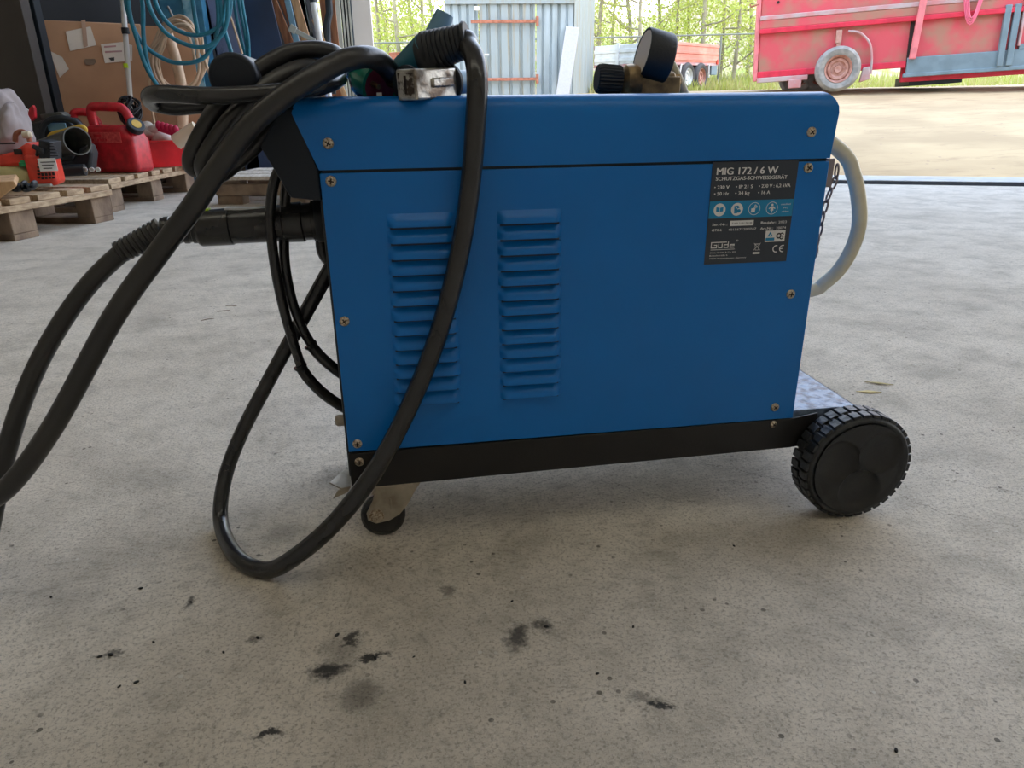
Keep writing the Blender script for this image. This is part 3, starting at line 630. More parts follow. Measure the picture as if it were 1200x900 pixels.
# plank end at the left edge and black scraps
o=MB(); o.prism([at(-45,252,2.75),at(-4,236,2.75),at(20,218,2.75),at(16,212,2.75),at(-20,214,2.75),at(-45,218,2.75)],(-.10,.25,.01)); o=o.build('wooden_plank',M['plankpale'],None,bevel=.004)
tag(o,'pale sawn wooden board end lying at the left frame edge','plank')
mb=MB(); 
for k in range(6): ell(mb,at(20+k*4,222-(k%3)*3,2.85),(.02,.03,.012),Matrix.Rotation(k,3,'Y'),8,6)
o=mb.build('plastic_scrap',M['black'],None); tag(o,'crumpled black plastic scrap on pallet beside the pale board','scrap')
# grey bag
mb=MB(); Yb=3.35
ell(mb,at(-12,150,Yb),(.19,.16,.20),pw=.85); ell(mb,at(2,128,Yb),(.10,.12,.10)); ell(mb,at(-14,185,Yb),(.17,.17,.14)); ell(mb,at(12,150,Yb-.05),(.055,.1,.14),Matrix.Rotation(R(20),3,'Y'))
o=mb.build('cloth_bag',M['bag'],None,ang=80); tag(o,'crumpled grey cloth bag standing at the left frame edge','bag')
o.modifiers.new('s','SUBSURF').levels=1; o.modifiers['s'].render_levels=2
tx=bpy.data.textures.new('crumple','CLOUDS'); tx.noise_scale=.15; dm=o.modifiers.new('d','DISPLACE'); dm.texture=tx; dm.strength=.08
# chainsaw
Yc=4.05; cs_=empty('chainsaw',(at(60,165,Yc).x,Yc,PT),'black chainsaw with curved front handle and red lever behind the orange engine','chainsaw')
C3=lambda x,y,d=0:at(x,y,Yc+d); S2=1/200.
mb=MB(); mb.prism([C3(x,y,-.08) for x,y in ((25,152),(32,146),(52,140),(78,138),(88,150),(86,192),(50,196),(26,192))],(0,.17,0)); mb.build('motor_body',M['black'],cs_,bevel=.01,seg=3)
mb=MB(); mb.prism([C3(x,y,-.02) for x,y in ((46,134),(70,131),(76,136),(70,140),(48,140))],(0,.10,0)); mb.build('top_cover',M['tube'],cs_,bevel=.006)
mb=MB(); mb.tube(spline([C3(49,165,-.12),C3(49,152,-.12),C3(56,142,-.12),C3(70,138,-.12),C3(84,141,-.12),C3(94,147,-.12),C3(100,156,-.1)],6),.016,12); mb.build('front_handle',M['black'],cs_)
mb=MB(); mb.prism([C3(x,y,-.06) for x,y in ((31,140),(34,127),(38,123),(40,127),(41,138),(37,142))],(0,.03,0)); mb.build('hand_guard',M['redplas'],cs_,bevel=.003)
mb=MB(); mb.tube([C3(40,134),C3(30,128),C3(27,125)],.008,8); mb.build('choke_rod',M['alu'],cs_)
mb=MB(); mb.box(C3(67,149,-.095),(20*S2,.01,9*S2)); mb.build('side_plate',M['greyblue'],cs_,bevel=.003)
o=MB(); 
o.tube(spline([at(57,163,3.9),at(62,157,3.9),at(75,154,3.88),at(88,150,3.86),at(97,149,3.86),at(99,154,3.86),at(80,160,3.86),at(62,165,3.88)],5),.014,10)
o=o.build('yellow_hose',M['yellow'],None); tag(o,'short yellow hose piece lying between chainsaw and black tube','hose')
# leaf blower tube
Yt=3.62; bt=empty('leaf_blower_tube',(at(75,185,Yt).x,Yt,PT),'wide dark grey blower tube lying open end toward the camera beside the fuel can','blower tube')
a=at(42,178,Yt+.25); c=at(91,165,Yt-.08); dd=(c-a); L=dd.length
mb=MB(); mb.lathe(a,dd,[(0,.0),(0,.055),(L*.6,.062),(L*.97,.070),(L,.074),(L,.068),(L*.9,.064),(L*.4,.058),(L*.4,0)],36); mb.build('tube',M['tube'],bt,ang=40)
mb=MB(); P=[(84,188),(92,172),(103,168),(108,180),(106,200),(92,203),(60,208),(50,203),(55,190)]
mb.prism([at(x,y,Yt-.02) for x,y in P],(0,.10,0)); mb.build('elbow',M['black'],bt,bevel=.015,seg=3)
mb=MB(); mb.tube([at(50,201,3.5),at(75,200,3.5),at(100,199,3.5)],.030,14); mb.build('handle',M['black'],bt)
for x in (100,108,115): mb=MB(); mb.lathe(at(x,198.5,3.5),(0.2,-1,0),[(0,.0),(0,.012),(.02,.012),(.02,.009),(.005,.009)],14); mb.build('nozzle_end',M['alu'],bt)
# fuel can
def jerry(label,px,py,Yj,sc,ang,cap=True,wide=.33):
    root=empty('fuel_can',(0,0,0),label,'fuel can','red plastic fuel cans')
    w,d_,h=wide,.17,.27
    prof=[(-w/2,0),(w/2,0),(w/2,.19),(w/2-.055,h),(-w/2+.05,h+.005),(-w/2,h-.015)]
    b=MB(); b.prism([(x,-d_/2,z) for x,z in prof],(0,d_,0)); b.build('can_body',M['redplas'],root,bevel=.028,seg=5)
    b=MB(); hp_=spline([(-w/2+.025,0,h-.02),(-w/2+.02,0,h+.06),(-w/2+.04,0,h+.105),(0,0,h+.105),(w/2-.09,0,h+.095),(w/2-.055,0,h+.04),(w/2-.05,0,h-.01)],8)
    b.tube(hp_,.026,14); b.build('carry_handle',M['redplas'],root,ang=70)
    b=MB(); b.bx(-w/2+.03,w/2-.07,-d_/2-.003,-d_/2+.01,.175,.235); b.build('moulded_label',mat('red_faded',(.68,.10,.10),.5,col2=(.5,.04,.05),vscale=60),root,bevel=.002)
    b=MB()
    for k in range(7):
        if k!=2: b.bx(-w/2+.045+k*.018,-w/2+.057+k*.018,-d_/2-.004,-d_/2,.185,.197)
    b.bx(-w/2+.08,-w/2+.13,-d_/2-.004,-d_/2,.21,.222); b.build('label_print',M['redplas'],root)
    if cap:
        dv=Vector((.75,-.35,.65)).normalized(); o0=Vector((w/2-.03,-.02,h-.035)); b=MB(); b.lathe(o0,dv,[(0,.03),(.035,.028)],20); b.build('spout_neck',M['redplas'],root)
        b=MB(); b.lathe(o0+dv*.03,dv,[(0,0),(0,.046),(.004,.050),(.036,.050),(.040,.044),(.040,0)],24); c_=b.build('screw_cap',M['black'],root,ang=30)
        b=MB(); b.lathe(o0+dv*.0705,dv,[(0,0),(0,.028),(.002,.028)],24); b.build('cap_insert',M['yellow'],c_)
    root.scale=(sc,sc,sc); root.rotation_euler.z=ang; root.location=(*at(px,py,Yj)[:2],PT); return root
j1=jerry('red fuel can with black screw cap standing upright on pallet beside the red crate',145,200,4.22,1.03,R(-20))
j2=jerry('smaller red fuel can mostly hidden behind the capped one, brass fitting on top',114,190,4.45,.95,R(5),cap=False,wide=.22)
b=MB(); b.lathe((-.05,0,.26),(0,0,1),[(0,.02),(.02,.02),(.02,.012),(.06,.012),(.06,.018),(.075,.018),(.08,.0)],14); b.build('brass_fitting',M['brass'],j2)
b=MB(); b.lathe((-.10,.0,.22),(-.4,0,1),[(0,.028),(.03,.03),(.034,.0)],16); b.build('screw_cap',M['black'],j2)
# red crate
Yk=4.55; cr_=empty('plastic_crate',(0,0,0),'bright red open plastic crate full of cloth on the pallet','crate')
w,d_,h=.40,.28,.165
b=MB(); t_=.006
bot=[(-w/2+.02,-d_/2+.02),(w/2-.02,-d_/2+.02),(w/2-.02,d_/2-.02),(-w/2+.02,d_/2-.02)]; top=[(-w/2,-d_/2),(w/2,-d_/2),(w/2,d_/2),(-w/2,d_/2)]
vs=[(x,y,0) for x,y in bot]+[(x,y,h) for x,y in top]+[(x*.97,y*.96,h) for x,y in top]+[(x*.97,y*.96,.008) for x,y in bot]
fs=[(0,1,2,3)]+[(i,(i+1)%4,4+(i+1)%4,4+i) for i in range(4)]+[(4+i,4+(i+1)%4,8+(i+1)%4,8+i) for i in range(4)]+[(8+i,8+(i+1)%4,12+(i+1)%4,12+i) for i in range(4)]+[(12,13,14,15)]
b.add(vs,fs); b.build('crate_body',M['redcrate'],cr_,bevel=.002)
b=MB(); 
for a_,c_ in zip(top,top[1:]+top[:1]): b.bar((*a_,h-.006),(*c_,h-.006),.012,.012)
b.build('rim',M['redcrate'],cr_,bevel=.003)
cr_.location=(*at(206,190,4.72)[:2],PT); cr_.rotation_euler.z=R(32); cr_.scale=(1.0,1,1.05)
kc=cr_.location
mb=MB()
for k in range(14):
    a=random.random()*6; ell(mb,kc+Vector((-.09+.09*math.cos(a)+random.uniform(-.04,.08),.05*math.sin(a),.18+random.uniform(0,.07))),(.07,.06,.04),Matrix.Rotation(random.uniform(-.5,.5),3,'Y'),12,8)
o=mb.build('cloth_rag',M['cloth'],None,ang=80); tag(o,'crumpled white cloth heaped inside the red crate','cloth')
dm=o.modifiers.new('d','DISPLACE'); dm.texture=tx; dm.strength=.03
mb=MB(); a=at(186,147,4.6);c=at(206,152,4.55)
for k in range(5): ell(mb,a+(c-a)*(k/4),(.022,.025,.03),n=10,m=8)
mb.bar(a-Vector((0,0,.02)),c-Vector((0,0,.03)),.03,.03); o=mb.build('ribbed_grip',M['pink'],None,ang=70); tag(o,'pink ribbed plastic grip sticking up from the red crate','grip')
mb=MB(); a=at(212,163,4.5);c=at(231,150,4.5); dd=c-a; mb.lathe(a-dd*.3,dd,[(0,0),(0,.05),(dd.length*1.3,.048),(dd.length*1.3,.0)],24); o=mb.build('paper_roll',M['roll'],None); tag(o,'pale cream paper roll tilted in the red crate','roll')
# cord bundle + pole
pb=at(152,112,4.62)
mb=MB(); c=at(152,130,4.5)
for k in range(12):
    ang=random.uniform(-.6,.6); rr=.075+random.uniform(-.02,.012); tilt=Matrix.Rotation(random.uniform(0,PI),3,'Z')@Matrix.Rotation(random.uniform(-.8,.8),3,'X')
    ring=[c+tilt@Vector((rr*math.cos(t)*.85,.02*math.sin(2*t),rr*math.sin(t)*1.1)) for t in [2*PI*i/22 for i in range(23)]]
    mb.tube(ring,.0055,7,cap=False)
bot=c-Vector((0,0,.08)); mb.tube([bot,Vector((bot.x,bot.y,PT+.01))],.03,8)
o=mb.build('cord_bundle',M['black'],None,ang=60); tag(o,'tangled bundle of thin black cord behind the fuel can cap','cord')
pt=at(143,-10,4.62); pb.z=0.16; pb0=at(153,118,4.62)
dirp=(pt-pb0); pbase=pb0-dirp*((pb0.z-.15)/dirp.z)
pole=empty('aluminium_pole',pbase,'silver aluminium pole leaning upright in front of the cardboard box','pole')
mb=MB(); mb.cyl(pbase,pt+dirp*.5,.0165,18); mb.build('shaft',M['alu'],pole)
q=at(147,36,4.60); mb=MB(); mb.cyl(q-Vector((0,0,.018)),q+Vector((0,0,.018)),.024,18); mb.build('clip',M['black'],pole,bevel=.002)
q=at(148,77,4.615); mb=MB(); mb.cyl(q-Vector((0,0,.014)),q+Vector((0,0,.014)),.0175,18); mb.build('tape',M['lime'],pole)
# cardboard box
bx_=empty('cardboard_box',at(110,110,4.75),'large brown cardboard box with taped papers behind the tools','box')
L0=at(50,30,4.62);R0=at(163,20,4.85); 
def vert(px,py,Y,z): 
    p=at(px,py,Y); p.z=z; return p
zt=at(100,26,4.75).z
fl=Vector((L0.x,L0.y,.16));fr=Vector((R0.x,R0.y,.16)); up=Vector((0,0,zt-.16)); nb=Vector((-(fr-fl).y,(fr-fl).x,0)).normalized()*.36
mb=MB(); mb.prism([fl,fr,fr+nb,fl+nb],up); mb.build('carton',M['card'],bx_,bevel=.006)
mb=MB(); mb.prism([fr,fr+Vector((.30,.05,0)),fr+Vector((.30,.056,0)),fr+Vector((0,.006,0))],up*.99); mb.build('side_flap',M['card'],bx_)
nf=-nb.normalized(); ux=(fr-fl).normalized()
def onbox(px,py,o=.004):
    d=ray(px,py); t=(fl+nf*o-CAM).dot(nf)/d.dot(nf); return CAM+d*t
def sheet(poly,name,m,par,o=.004):
    b=MB(); b.prism([onbox(x,y,o) for x,y in poly],nf*.002); return b.build(name,m,par)
sheet([(77,37),(106,31),(113,53),(82,60)],'taped_paper',M['paper'],bx_)
p2=sheet([(118,52),(144,49),(155,53),(155,71),(123,74)],'shipping_label',M['paper'],bx_)
for (x0,y0,x1) in ((122,54,136),(123,60,143)): sheet([(x0,y0),(x1,y0-1),(x1,y0+1),(x0,y0+2)],'label_print',M['trailrail'],p2,.0065)
sheet([(127,68),(134,67),(134,71),(130,71)],'label_mark',M['ink'],p2,.0065)
sheet([(57,59),(73,67),(81,81),(70,91)],'torn_paper',M['paper'],bx_)
sheet([(98,71),(100,69),(111,69),(113,72),(110,76),(101,76)],'grip_hole',M['woodgrey'],bx_)
sheet([(95,24),(100,23),(103,54),(98,56)],'adhesive_tape',mat('tape_brown',(.45,.30,.22),.35),bx_,.0065)
# blue steel column (H section)
c0=at(232,100,5.35); bc=empty('steel_column',(c0.x,c0.y,0),'blue painted steel column with flaked pale edge carrying the hose coils','column')
mb=MB(); mb.bx(c0.x-.16,c0.x+.0,c0.y-.07,c0.y+.07,0,3.9); mb.build('web',M['colblue'],bc,bevel=.004)
mb=MB(); mb.bx(c0.x+.0,c0.x+.07,c0.y-.085,c0.y-.04,0,3.9); mb.build('flaked_flange',M['colpale'],bc,bevel=.003)
mb=MB(); mb.bx(c0.x+.07,c0.x+.13,c0.y-.07,c0.y+.07,0,3.9); mb.build('flange',M['colblue'],bc,bevel=.003)
mb=MB(); mb.tube(spline([at(196,38,4.8),at(206,70,4.8),at(214,110,4.8),at(214,150,4.8)],4),.035,12); 
o=mb.build('wooden_stick',M['hosebeige'],None); tag(o,'thick beige wooden handle hanging inside the beige hose coil','tool handle')
hk=MB(); hk.tube([at(197,8,4.9),at(203,20,4.75),at(201,24,4.7)],.007,8); hk=hk.build('wall_hook',M['steel'],None); tag(hk,'small metal hook above the beige hose coil','hook')
def coil(name,label,m,r,loops,par=None):
    root=empty(name,loops[0][0] if isinstance(loops[0][0],Vector) else at(*loops[0][0]),label,'hose')
    for L_ in loops: 
        b=MB(); b.tube(pxs(L_,10),r,12); b.build('hose_loop',m,root,ang=60)
    return root
Yq=4.72; lps=[]
for k in range(7):
    cx=210+ (k%3)*2-2; cy=62+k*1.5; rx=33-1.2*k; ry=42-1.0*k+ (k%2)*4
    L_=[]
    for i in range(17):
        t=2*PI*i/16; wob=math.sin(3*t+k)*1.2
        topw=.80 if math.sin(t)<0 else 1.
        L_.append((cx+rx*math.cos(t)*topw+wob,cy+ry*math.sin(t)+ (0 if math.sin(t)>0 else 0),Yq-.02*k+.01*math.sin(2*t)))
    lps.append(L_)
lps.append([(176,60,Yq-.05),(175,100,Yq-.05),(180,140,Yq-.05),(186,160,Yq-.05)])
lps.append([(236,40,Yq-.1),(240,70,Yq-.1),(250,95,Yq-.1),(262,110,Yq-.1)])
coil('hose_coil','beige air hose coiled and hanging on the blue steel column',M['hosebeige'],.0095,lps)
Yq=4.50
coil('hose_coil','teal blue water hose hanging in wide loops over the beige coil',M['hoseblue'],.0135,[
 [(150,-30,Yq),(151,10,Yq),(160,45,Yq),(172,80,Yq),(190,108,Yq)],
 [(147,-30,Yq+.05),(149,10,Yq+.05),(165,48,Yq+.05),(190,68,Yq+.05),(212,74,Yq+.05),(235,70,Yq+.05),(250,54,Yq+.05),(262,34,Yq+.05),(270,10,Yq+.05),(271,-30,Yq+.05)],
 [(178,-30,Yq),(183,5,Yq),(200,30,Yq),(225,41,Yq),(250,36,Yq),(262,18,Yq),(266,-30,Yq)],
 [(168,-30,Yq-.05),(176,10,Yq-.05),(194,38,Yq-.05),(218,52,Yq-.05),(240,55,Yq-.05),(255,46,Yq-.05),(266,25,Yq-.05),(268,-30,Yq-.05)],
 [(160,-30,Yq+.02),(167,5,Yq+.02),(168,40,Yq+.02),(172,70,Yq+.02),(178,90,Yq+.02)],
 [(223,-30,Yq),(227,10,Yq),(232,40,Yq)],[(256,-30,Yq),(260,20,Yq),(271,62,Yq)],[(252,-30,Yq),(256,20,Yq),(253,45,Yq)]])
coil('hose_coil','teal blue hose bundle hanging narrow against the navy sheet',M['hoseblue'],.012,[
 [(276,-30,5.4),(281,10,5.4),(288,45,5.4),(290,75,5.4)],[(279,-30,5.38),(285,10,5.38),(291,45,5.38),(292,75,5.38)],[(270,-30,5.42),(277,20,5.42),(286,60,5.42),(290,80,5.42)]])
o=MB(); o.tube([at(259,-10,5.3),at(272,25,5.3),at(284,63,5.3)],.008,8); o=o.build('metal_rod',M['hosebeige'],None); tag(o,'thin pale rod leaning on the lilac-blue sheet','rod')
# sheets / planks leaning towards the gate
def slab(name,label,cat,tl,tr,bl,br,Y,th,m,zb=0.,group=None):
    # upright board given by its visible edges (pixels), continued to the floor
    a=at(*tl,Y);b_=at(*tr,Y);c=at(*br,Y);d=at(*bl,Y)
    e1=d+(d-a)*((zb-d.z)/(d.z-a.z)) if abs(d.z-a.z)>1e-3 else d; e2=c+(c-b_)*((zb-c.z)/(c.z-b_.z))
    a2=a-(d-a)*.8; b2=b_-(c-b_)*.8
    mb=MB(); mb.prism([a2,b2,e2,e1],(0,th,0)); o=mb.build(name,m,None,bevel=.003); tag(o,label,cat,group); return o
slab('sheet_panel','lilac-blue sheet metal panel standing behind the hose bundle','panel',(241,0),(286,0),(262,60),(288,80),5.65,.03,M['lilac'])
slab('sheet_panel','dark navy sheet panel between the hose bundle and the leaning planks','panel',(284,0),(318,0),(292,80),(332,60),5.60,.03,M['navy'])
slab('wooden_plank','reddish brown wooden plank leaning left of the silver bar','plank',(315,0),(324,0),(334,52),(345,52),5.75,.04,M['plank'],group='wood stored against the wall')
slab('wooden_plank','dark brown wooden plank just behind the silver bar','plank',(326,0),(333,0),(343,40),(349,40),5.85,.04,M['plank'],group='wood stored against the wall')
slab('metal_bar','pale silver bar with a pivot leaning between the planks','bar',(333,0),(340,0),(344,50),(351,50),5.6,.03,M['greyblue'])
slab('wooden_plank','pale tan plank leaning right of the silver bar','plank',(341,0),(350,0),(354,50),(365,50),5.8,.04,M['plankpale'],group='wood stored against the wall')
slab('wooden_plank','dull grey board leaning right of the pale tan plank','plank',(351,0),(356,0),(360,35),(364,42),5.95,.04,M['seal'],group='wood stored against the wall')
slab('wooden_plank','wide red brown board standing beside the gate track','plank',(374,0),(392,0),(380,50),(398,60),6.1,.04,M['plank'],group='wood stored against the wall')
slab('wooden_plank','narrow orange brown lath low beside the pale seal strip','plank',(380,60),(386,60),(398,105),(404,105),5.95,.03,M['plankpale'],group='wood stored against the wall')
mb=MB(); mb.tube([at(385,0,6.0),at(386,15,6.0),at(383,30,6.0),at(384,50,6.0),at(388,70,6.0),at(390,110,6.0)],.03,10); o=mb.build('black_pipe',M['sealdark'],None); tag(o,'bent black pipe hanging in front of the red brown board','pipe')
wp=empty('white_pipe',at(372,40,5.7),'white plastic pipe with dark top end leaning upright','pipe')
a=at(367,3,5.7);c=at(375,50,5.7); e=c+(c-a)*((0-c.z)/(c.z-a.z)); mb=MB(); mb.cyl(a,e,.024,16); mb.build('pipe',M['whiteplas'],wp)
mb=MB(); mb.cyl(a-(c-a)*.9,a,.026,16); mb.build('pipe_end',M['sealdark'],wp)
mb=MB(); mb.bar(at(344,35,5.45),at(369,48,5.45),.02,.035); mb.bar(at(341,38,5.45),at(345,30,5.45),.03,.05); o=mb.build('hinged_lever',M['seal'],None,bevel=.003); tag(o,'short grey hinged lever lying across the leaning bars','lever')
mb=MB(); ell(mb,at(376,52,5.4),(.06,.06,.025)); mb.tube([at(376,54,5.4),at(380,90,5.4),Vector((at(380,90,5.4).x,5.4,0))],.012,8); o=mb.build('tool_head',M['lilac'],None); tag(o,'rounded blue-grey tool head just above the coiled cable','tool')
mb=MB(); c=gz(310,200,0); mb.box((c.x-.1,c.y+.5,.2),(.5,.35,.40)); o=mb.build('storage_box',mat('green_box',(.015,.06,.04),.6),None,bevel=.02); tag(o,'dark green storage box on floor behind the pale topped pallet','box')
# ================================================================== SETTING
K0=gz(990,215.5);K1=gz(1200,218.5); kd=(K1-K0);kd.z=0;kd.normalize(); kn=Vector((-kd.y,kd.x,0))   # along opening, outward normal
kang=math.atan2(kd.y,kd.x)
def kp(s,t,z=0.): p=K0+kd*s+kn*t; return Vector((p.x,p.y,z))
def nd(nt,t,**k):
    n=nt.nodes.new(t)
    for a,b in k.items():
        if hasattr(n,a): setattr(n,a,b)
    return n
def floor_material():
    m=bpy.data.materials.new('concrete'); m.use_nodes=True; nt=m.node_tree; L=nt.links; B=nt.nodes['Principled BSDF']
    geo=nd(nt,'ShaderNodeNewGeometry'); pos=geo.outputs['Position']
    def noise(sc,det=6,rough=.6,vec=pos,dist=0):
        n=nd(nt,'ShaderNodeTexNoise'); n.inputs['Scale'].default_value=sc;n.inputs['Detail'].default_value=det;n.inputs['Roughness'].default_value=rough;n.inputs['Distortion'].default_value=dist;L.new(vec,n.inputs['Vector']);return n.outputs['Fac']
    def math_(op,a,b=None,c=None,clamp=False):
        n=nd(nt,'ShaderNodeMath',operation=op); n.use_clamp=clamp
        for i,v in enumerate((a,b,c)):
            if v is None: continue
            if isinstance(v,(int,float)): n.inputs[i].default_value=v
            else: L.new(v,n.inputs[i])
        return n.outputs[0]
    def ramp(f,a,b): 
        n=nd(nt,'ShaderNodeMapRange'); n.interpolation_type='SMOOTHSTEP'; n.inputs[1].default_value=a;n.inputs[2].default_value=b;L.new(f,n.inputs[0]);return n.outputs[0]
    def mix(f,a,b,mode='MIX'):
        n=nd(nt,'ShaderNodeMix',data_type='RGBA',blend_type=mode)
        if isinstance(f,(int,float)): n.inputs[0].default_value=f
        else: L.new(f,n.inputs[0])
        for i,v in ((6,a),(7,b)):
            if isinstance(v,tuple): n.inputs[i].default_value=(*v,1)
            else: L.new(v,n.inputs[i])
        return n.outputs[2]
    base=mix(ramp(noise(1.3,5),.35,.65),(.70,.64,.55),(.61,.55,.465))
    base=mix(ramp(noise(7,8,.7),.4,.72),base,(.43,.39,.325))
    base=mix(math_('MULTIPLY',ramp(noise(2.6,6,.65,dist=.6),.52,.7),.55),base,(.38,.34,.28))
    g=noise(215,5,.85); base=mix(math_('MULTIPLY',ramp(g,.49,.62),.72),base,(.20,.18,.15))
    base=mix(math_('MULTIPLY',ramp(noise(55,5,.75),.5,.68),.45),base,(.27,.24,.20))
    g2=noise(330,3,.8); base=mix(math_('MULTIPLY',ramp(g2,.56,.72),.55),base,(.78,.75,.69))
    v=nd(nt,'ShaderNodeTexVoronoi'); v.inputs['Scale'].default_value=46; L.new(pos,v.inputs['Vector'])
    sp=math_('MULTIPLY',math_('LESS_THAN',v.outputs['Distance'],.13),ramp(noise(9,3),.5,.62)); base=mix(math_('MULTIPLY',sp,.8),base,(.07,.06,.05))
    v=nd(nt,'ShaderNodeTexVoronoi'); v.inputs['Scale'].default_value=21; L.new(pos,v.inputs['Vector'])
    sp=math_('MULTIPLY',math_('LESS_THAN',v.outputs['Distance'],.055),ramp(noise(5,3),.42,.5)); base=mix(math_('MULTIPLY',sp,.85),base,(.6,.58,.53))
    # soot stains
    dn=nd(nt,'ShaderNodeTexNoise'); dn.inputs['Scale'].default_value=38; dn.inputs['Detail'].default_value=6; dn.inputs['Roughness'].default_value=.75; L.new(pos,dn.inputs['Vector'])
    sub=nd(nt,'ShaderNodeVectorMath',operation='SUBTRACT'); L.new(dn.outputs['Color'],sub.inputs[0]); sub.inputs[1].default_value=(.5,.5,.5)
    def dpos(k):
        s=nd(nt,'ShaderNodeVectorMath',operation='MULTIPLY_ADD'); L.new(sub.outputs[0],s.inputs[0]); s.inputs[1].default_value=(k,k,0); L.new(pos,s.inputs[2]); return s.outputs[0]
    P1=dpos(.055)
    tot=None
    for (px,py,rx,ry,rot,st) in ((388,784,28,12,-20,.95),(413,750,9,12,15,.9),(436,770,20,4,-22,.95),(418,818,30,18,-10,.5),(398,760,30,20,0,.35),(607,746,16,18,20,.85),(638,732,13,8,-20,.75),(310,863,24,5,-18,.95),(773,827,20,6,12,.95),(755,819,28,8,15,.45),(522,694,8,8,0,.5),(300,750,8,5,0,.6),(224,705,6,9,0,.75),(330,625,25,12,10,.3),(128,768,12,4,0,.7),(150,560,60,14,10,.12),(92,460,30,8,0,.14),(60,700,40,16,0,.14),(395,560,30,14,0,.4)):
        c=gz(px,py); cx=gz(px+1,py);cy=gz(px,py-1)
        sx=(cx-c).length*rx; sy=(cy-c).length*ry
        s=nd(nt,'ShaderNodeVectorMath',operation='SUBTRACT'); L.new(P1,s.inputs[0]); s.inputs[1].default_value=c
        rt=nd(nt,'ShaderNodeVectorRotate',rotation_type='Z_AXIS'); L.new(s.outputs[0],rt.inputs['Vector']); rt.inputs['Angle'].default_value=-(R(-rot)-YAW)
        mp=nd(nt,'ShaderNodeVectorMath',operation='MULTIPLY'); L.new(rt.outputs[0],mp.inputs[0]); mp.inputs[1].default_value=(1/sx,1/sy,0)
        ln=nd(nt,'ShaderNodeVectorMath',operation='LENGTH'); L.new(mp.outputs[0],ln.inputs[0])
        f=math_('MULTIPLY',ramp(ln.outputs['Value'],1.25,.35),st)
        tot=f if tot is None else math_('MAXIMUM',tot,f)
    base=mix(tot,base,(.022,.022,.022))
    # fine cracks
    def crack(pts,w):
        nonlocal base
        P2=dpos(.05); sepd=nd(nt,'ShaderNodeSeparateXYZ'); L.new(P2,sepd.inputs[0])
        for a,c in zip(pts,pts[1:]):
            a=gz(*a);c=gz(*c);d=c-a;ln_=d.length;d/=ln_
            dx=math_('SUBTRACT',sepd.outputs[0],a.x);dy=math_('SUBTRACT',sepd.outputs[1],a.y)
            al=math_('ADD',math_('MULTIPLY',dx,d.x),math_('MULTIPLY',dy,d.y)); ac=math_('ABSOLUTE',math_('SUBTRACT',math_('MULTIPLY',dy,d.x),math_('MULTIPLY',dx,d.y)))
            inr=math_('MULTIPLY',math_('GREATER_THAN',al,0),math_('LESS_THAN',al,ln_))
            f=math_('MULTIPLY',math_('MULTIPLY',inr,ramp(ac,w,w*.3)),.75); base=mix(f,base,(.09,.08,.065))
    crack([(810,540),(870,552),(925,566)],.0012); crack([(1080,560),(1130,566),(1200,580)],.0012); crack([(1050,577),(1100,600),(1200,618)],.001); crack([(700,560),(760,580),(815,590)],.001)
    L.new(base,B.inputs['Base Color']); B.inputs['Roughness'].default_value=.82; B.inputs['Specular IOR Level'].default_value=.35
    h=math_('ADD',math_('MULTIPLY',g,.5),math_('MULTIPLY',noise(60,5,.7),.5)); h=math_('SUBTRACT',h,math_('MULTIPLY',tot,.2))
    bp=nd(nt,'ShaderNodeBump'); bp.inputs['Strength'].default_value=.55; bp.inputs['Distance'].default_value=.004; L.new(h,bp.inputs['Height']); L.new(bp.outputs[0],B.inputs['Normal'])
    return m
M['floor']=floor_material()
mb=MB(); mb.prism([kp(-9,0,-.12),kp(9,0,-.12),kp(9,-11,-.12),kp(-9,-11,-.12)],(0,0,.12)); struct(mb.build('floor',M['floor'],None))
# threshold: dark gap then a concrete kerb strip
mb=MB(); mb.prism([kp(-9,0.0,-.12),kp(9,0.0,-.12),kp(9,.22,-.12),kp(-9,.22,-.12)],(0,0,.122)); struct(mb.build('trim_1',mat('joint',(.03,.03,.03),1.,spec=0.),None))
mb=MB(); mb.prism([kp(-9,.22,-.12),kp(9,.22,-.12),kp(9,.62,-.12),kp(-9,.62,-.12)],(0,0,.128)); struct(mb.build('trim_2',mat('kerb',(.50,.50,.48),.8,var=.2,bump=.2),None,bevel=.005))
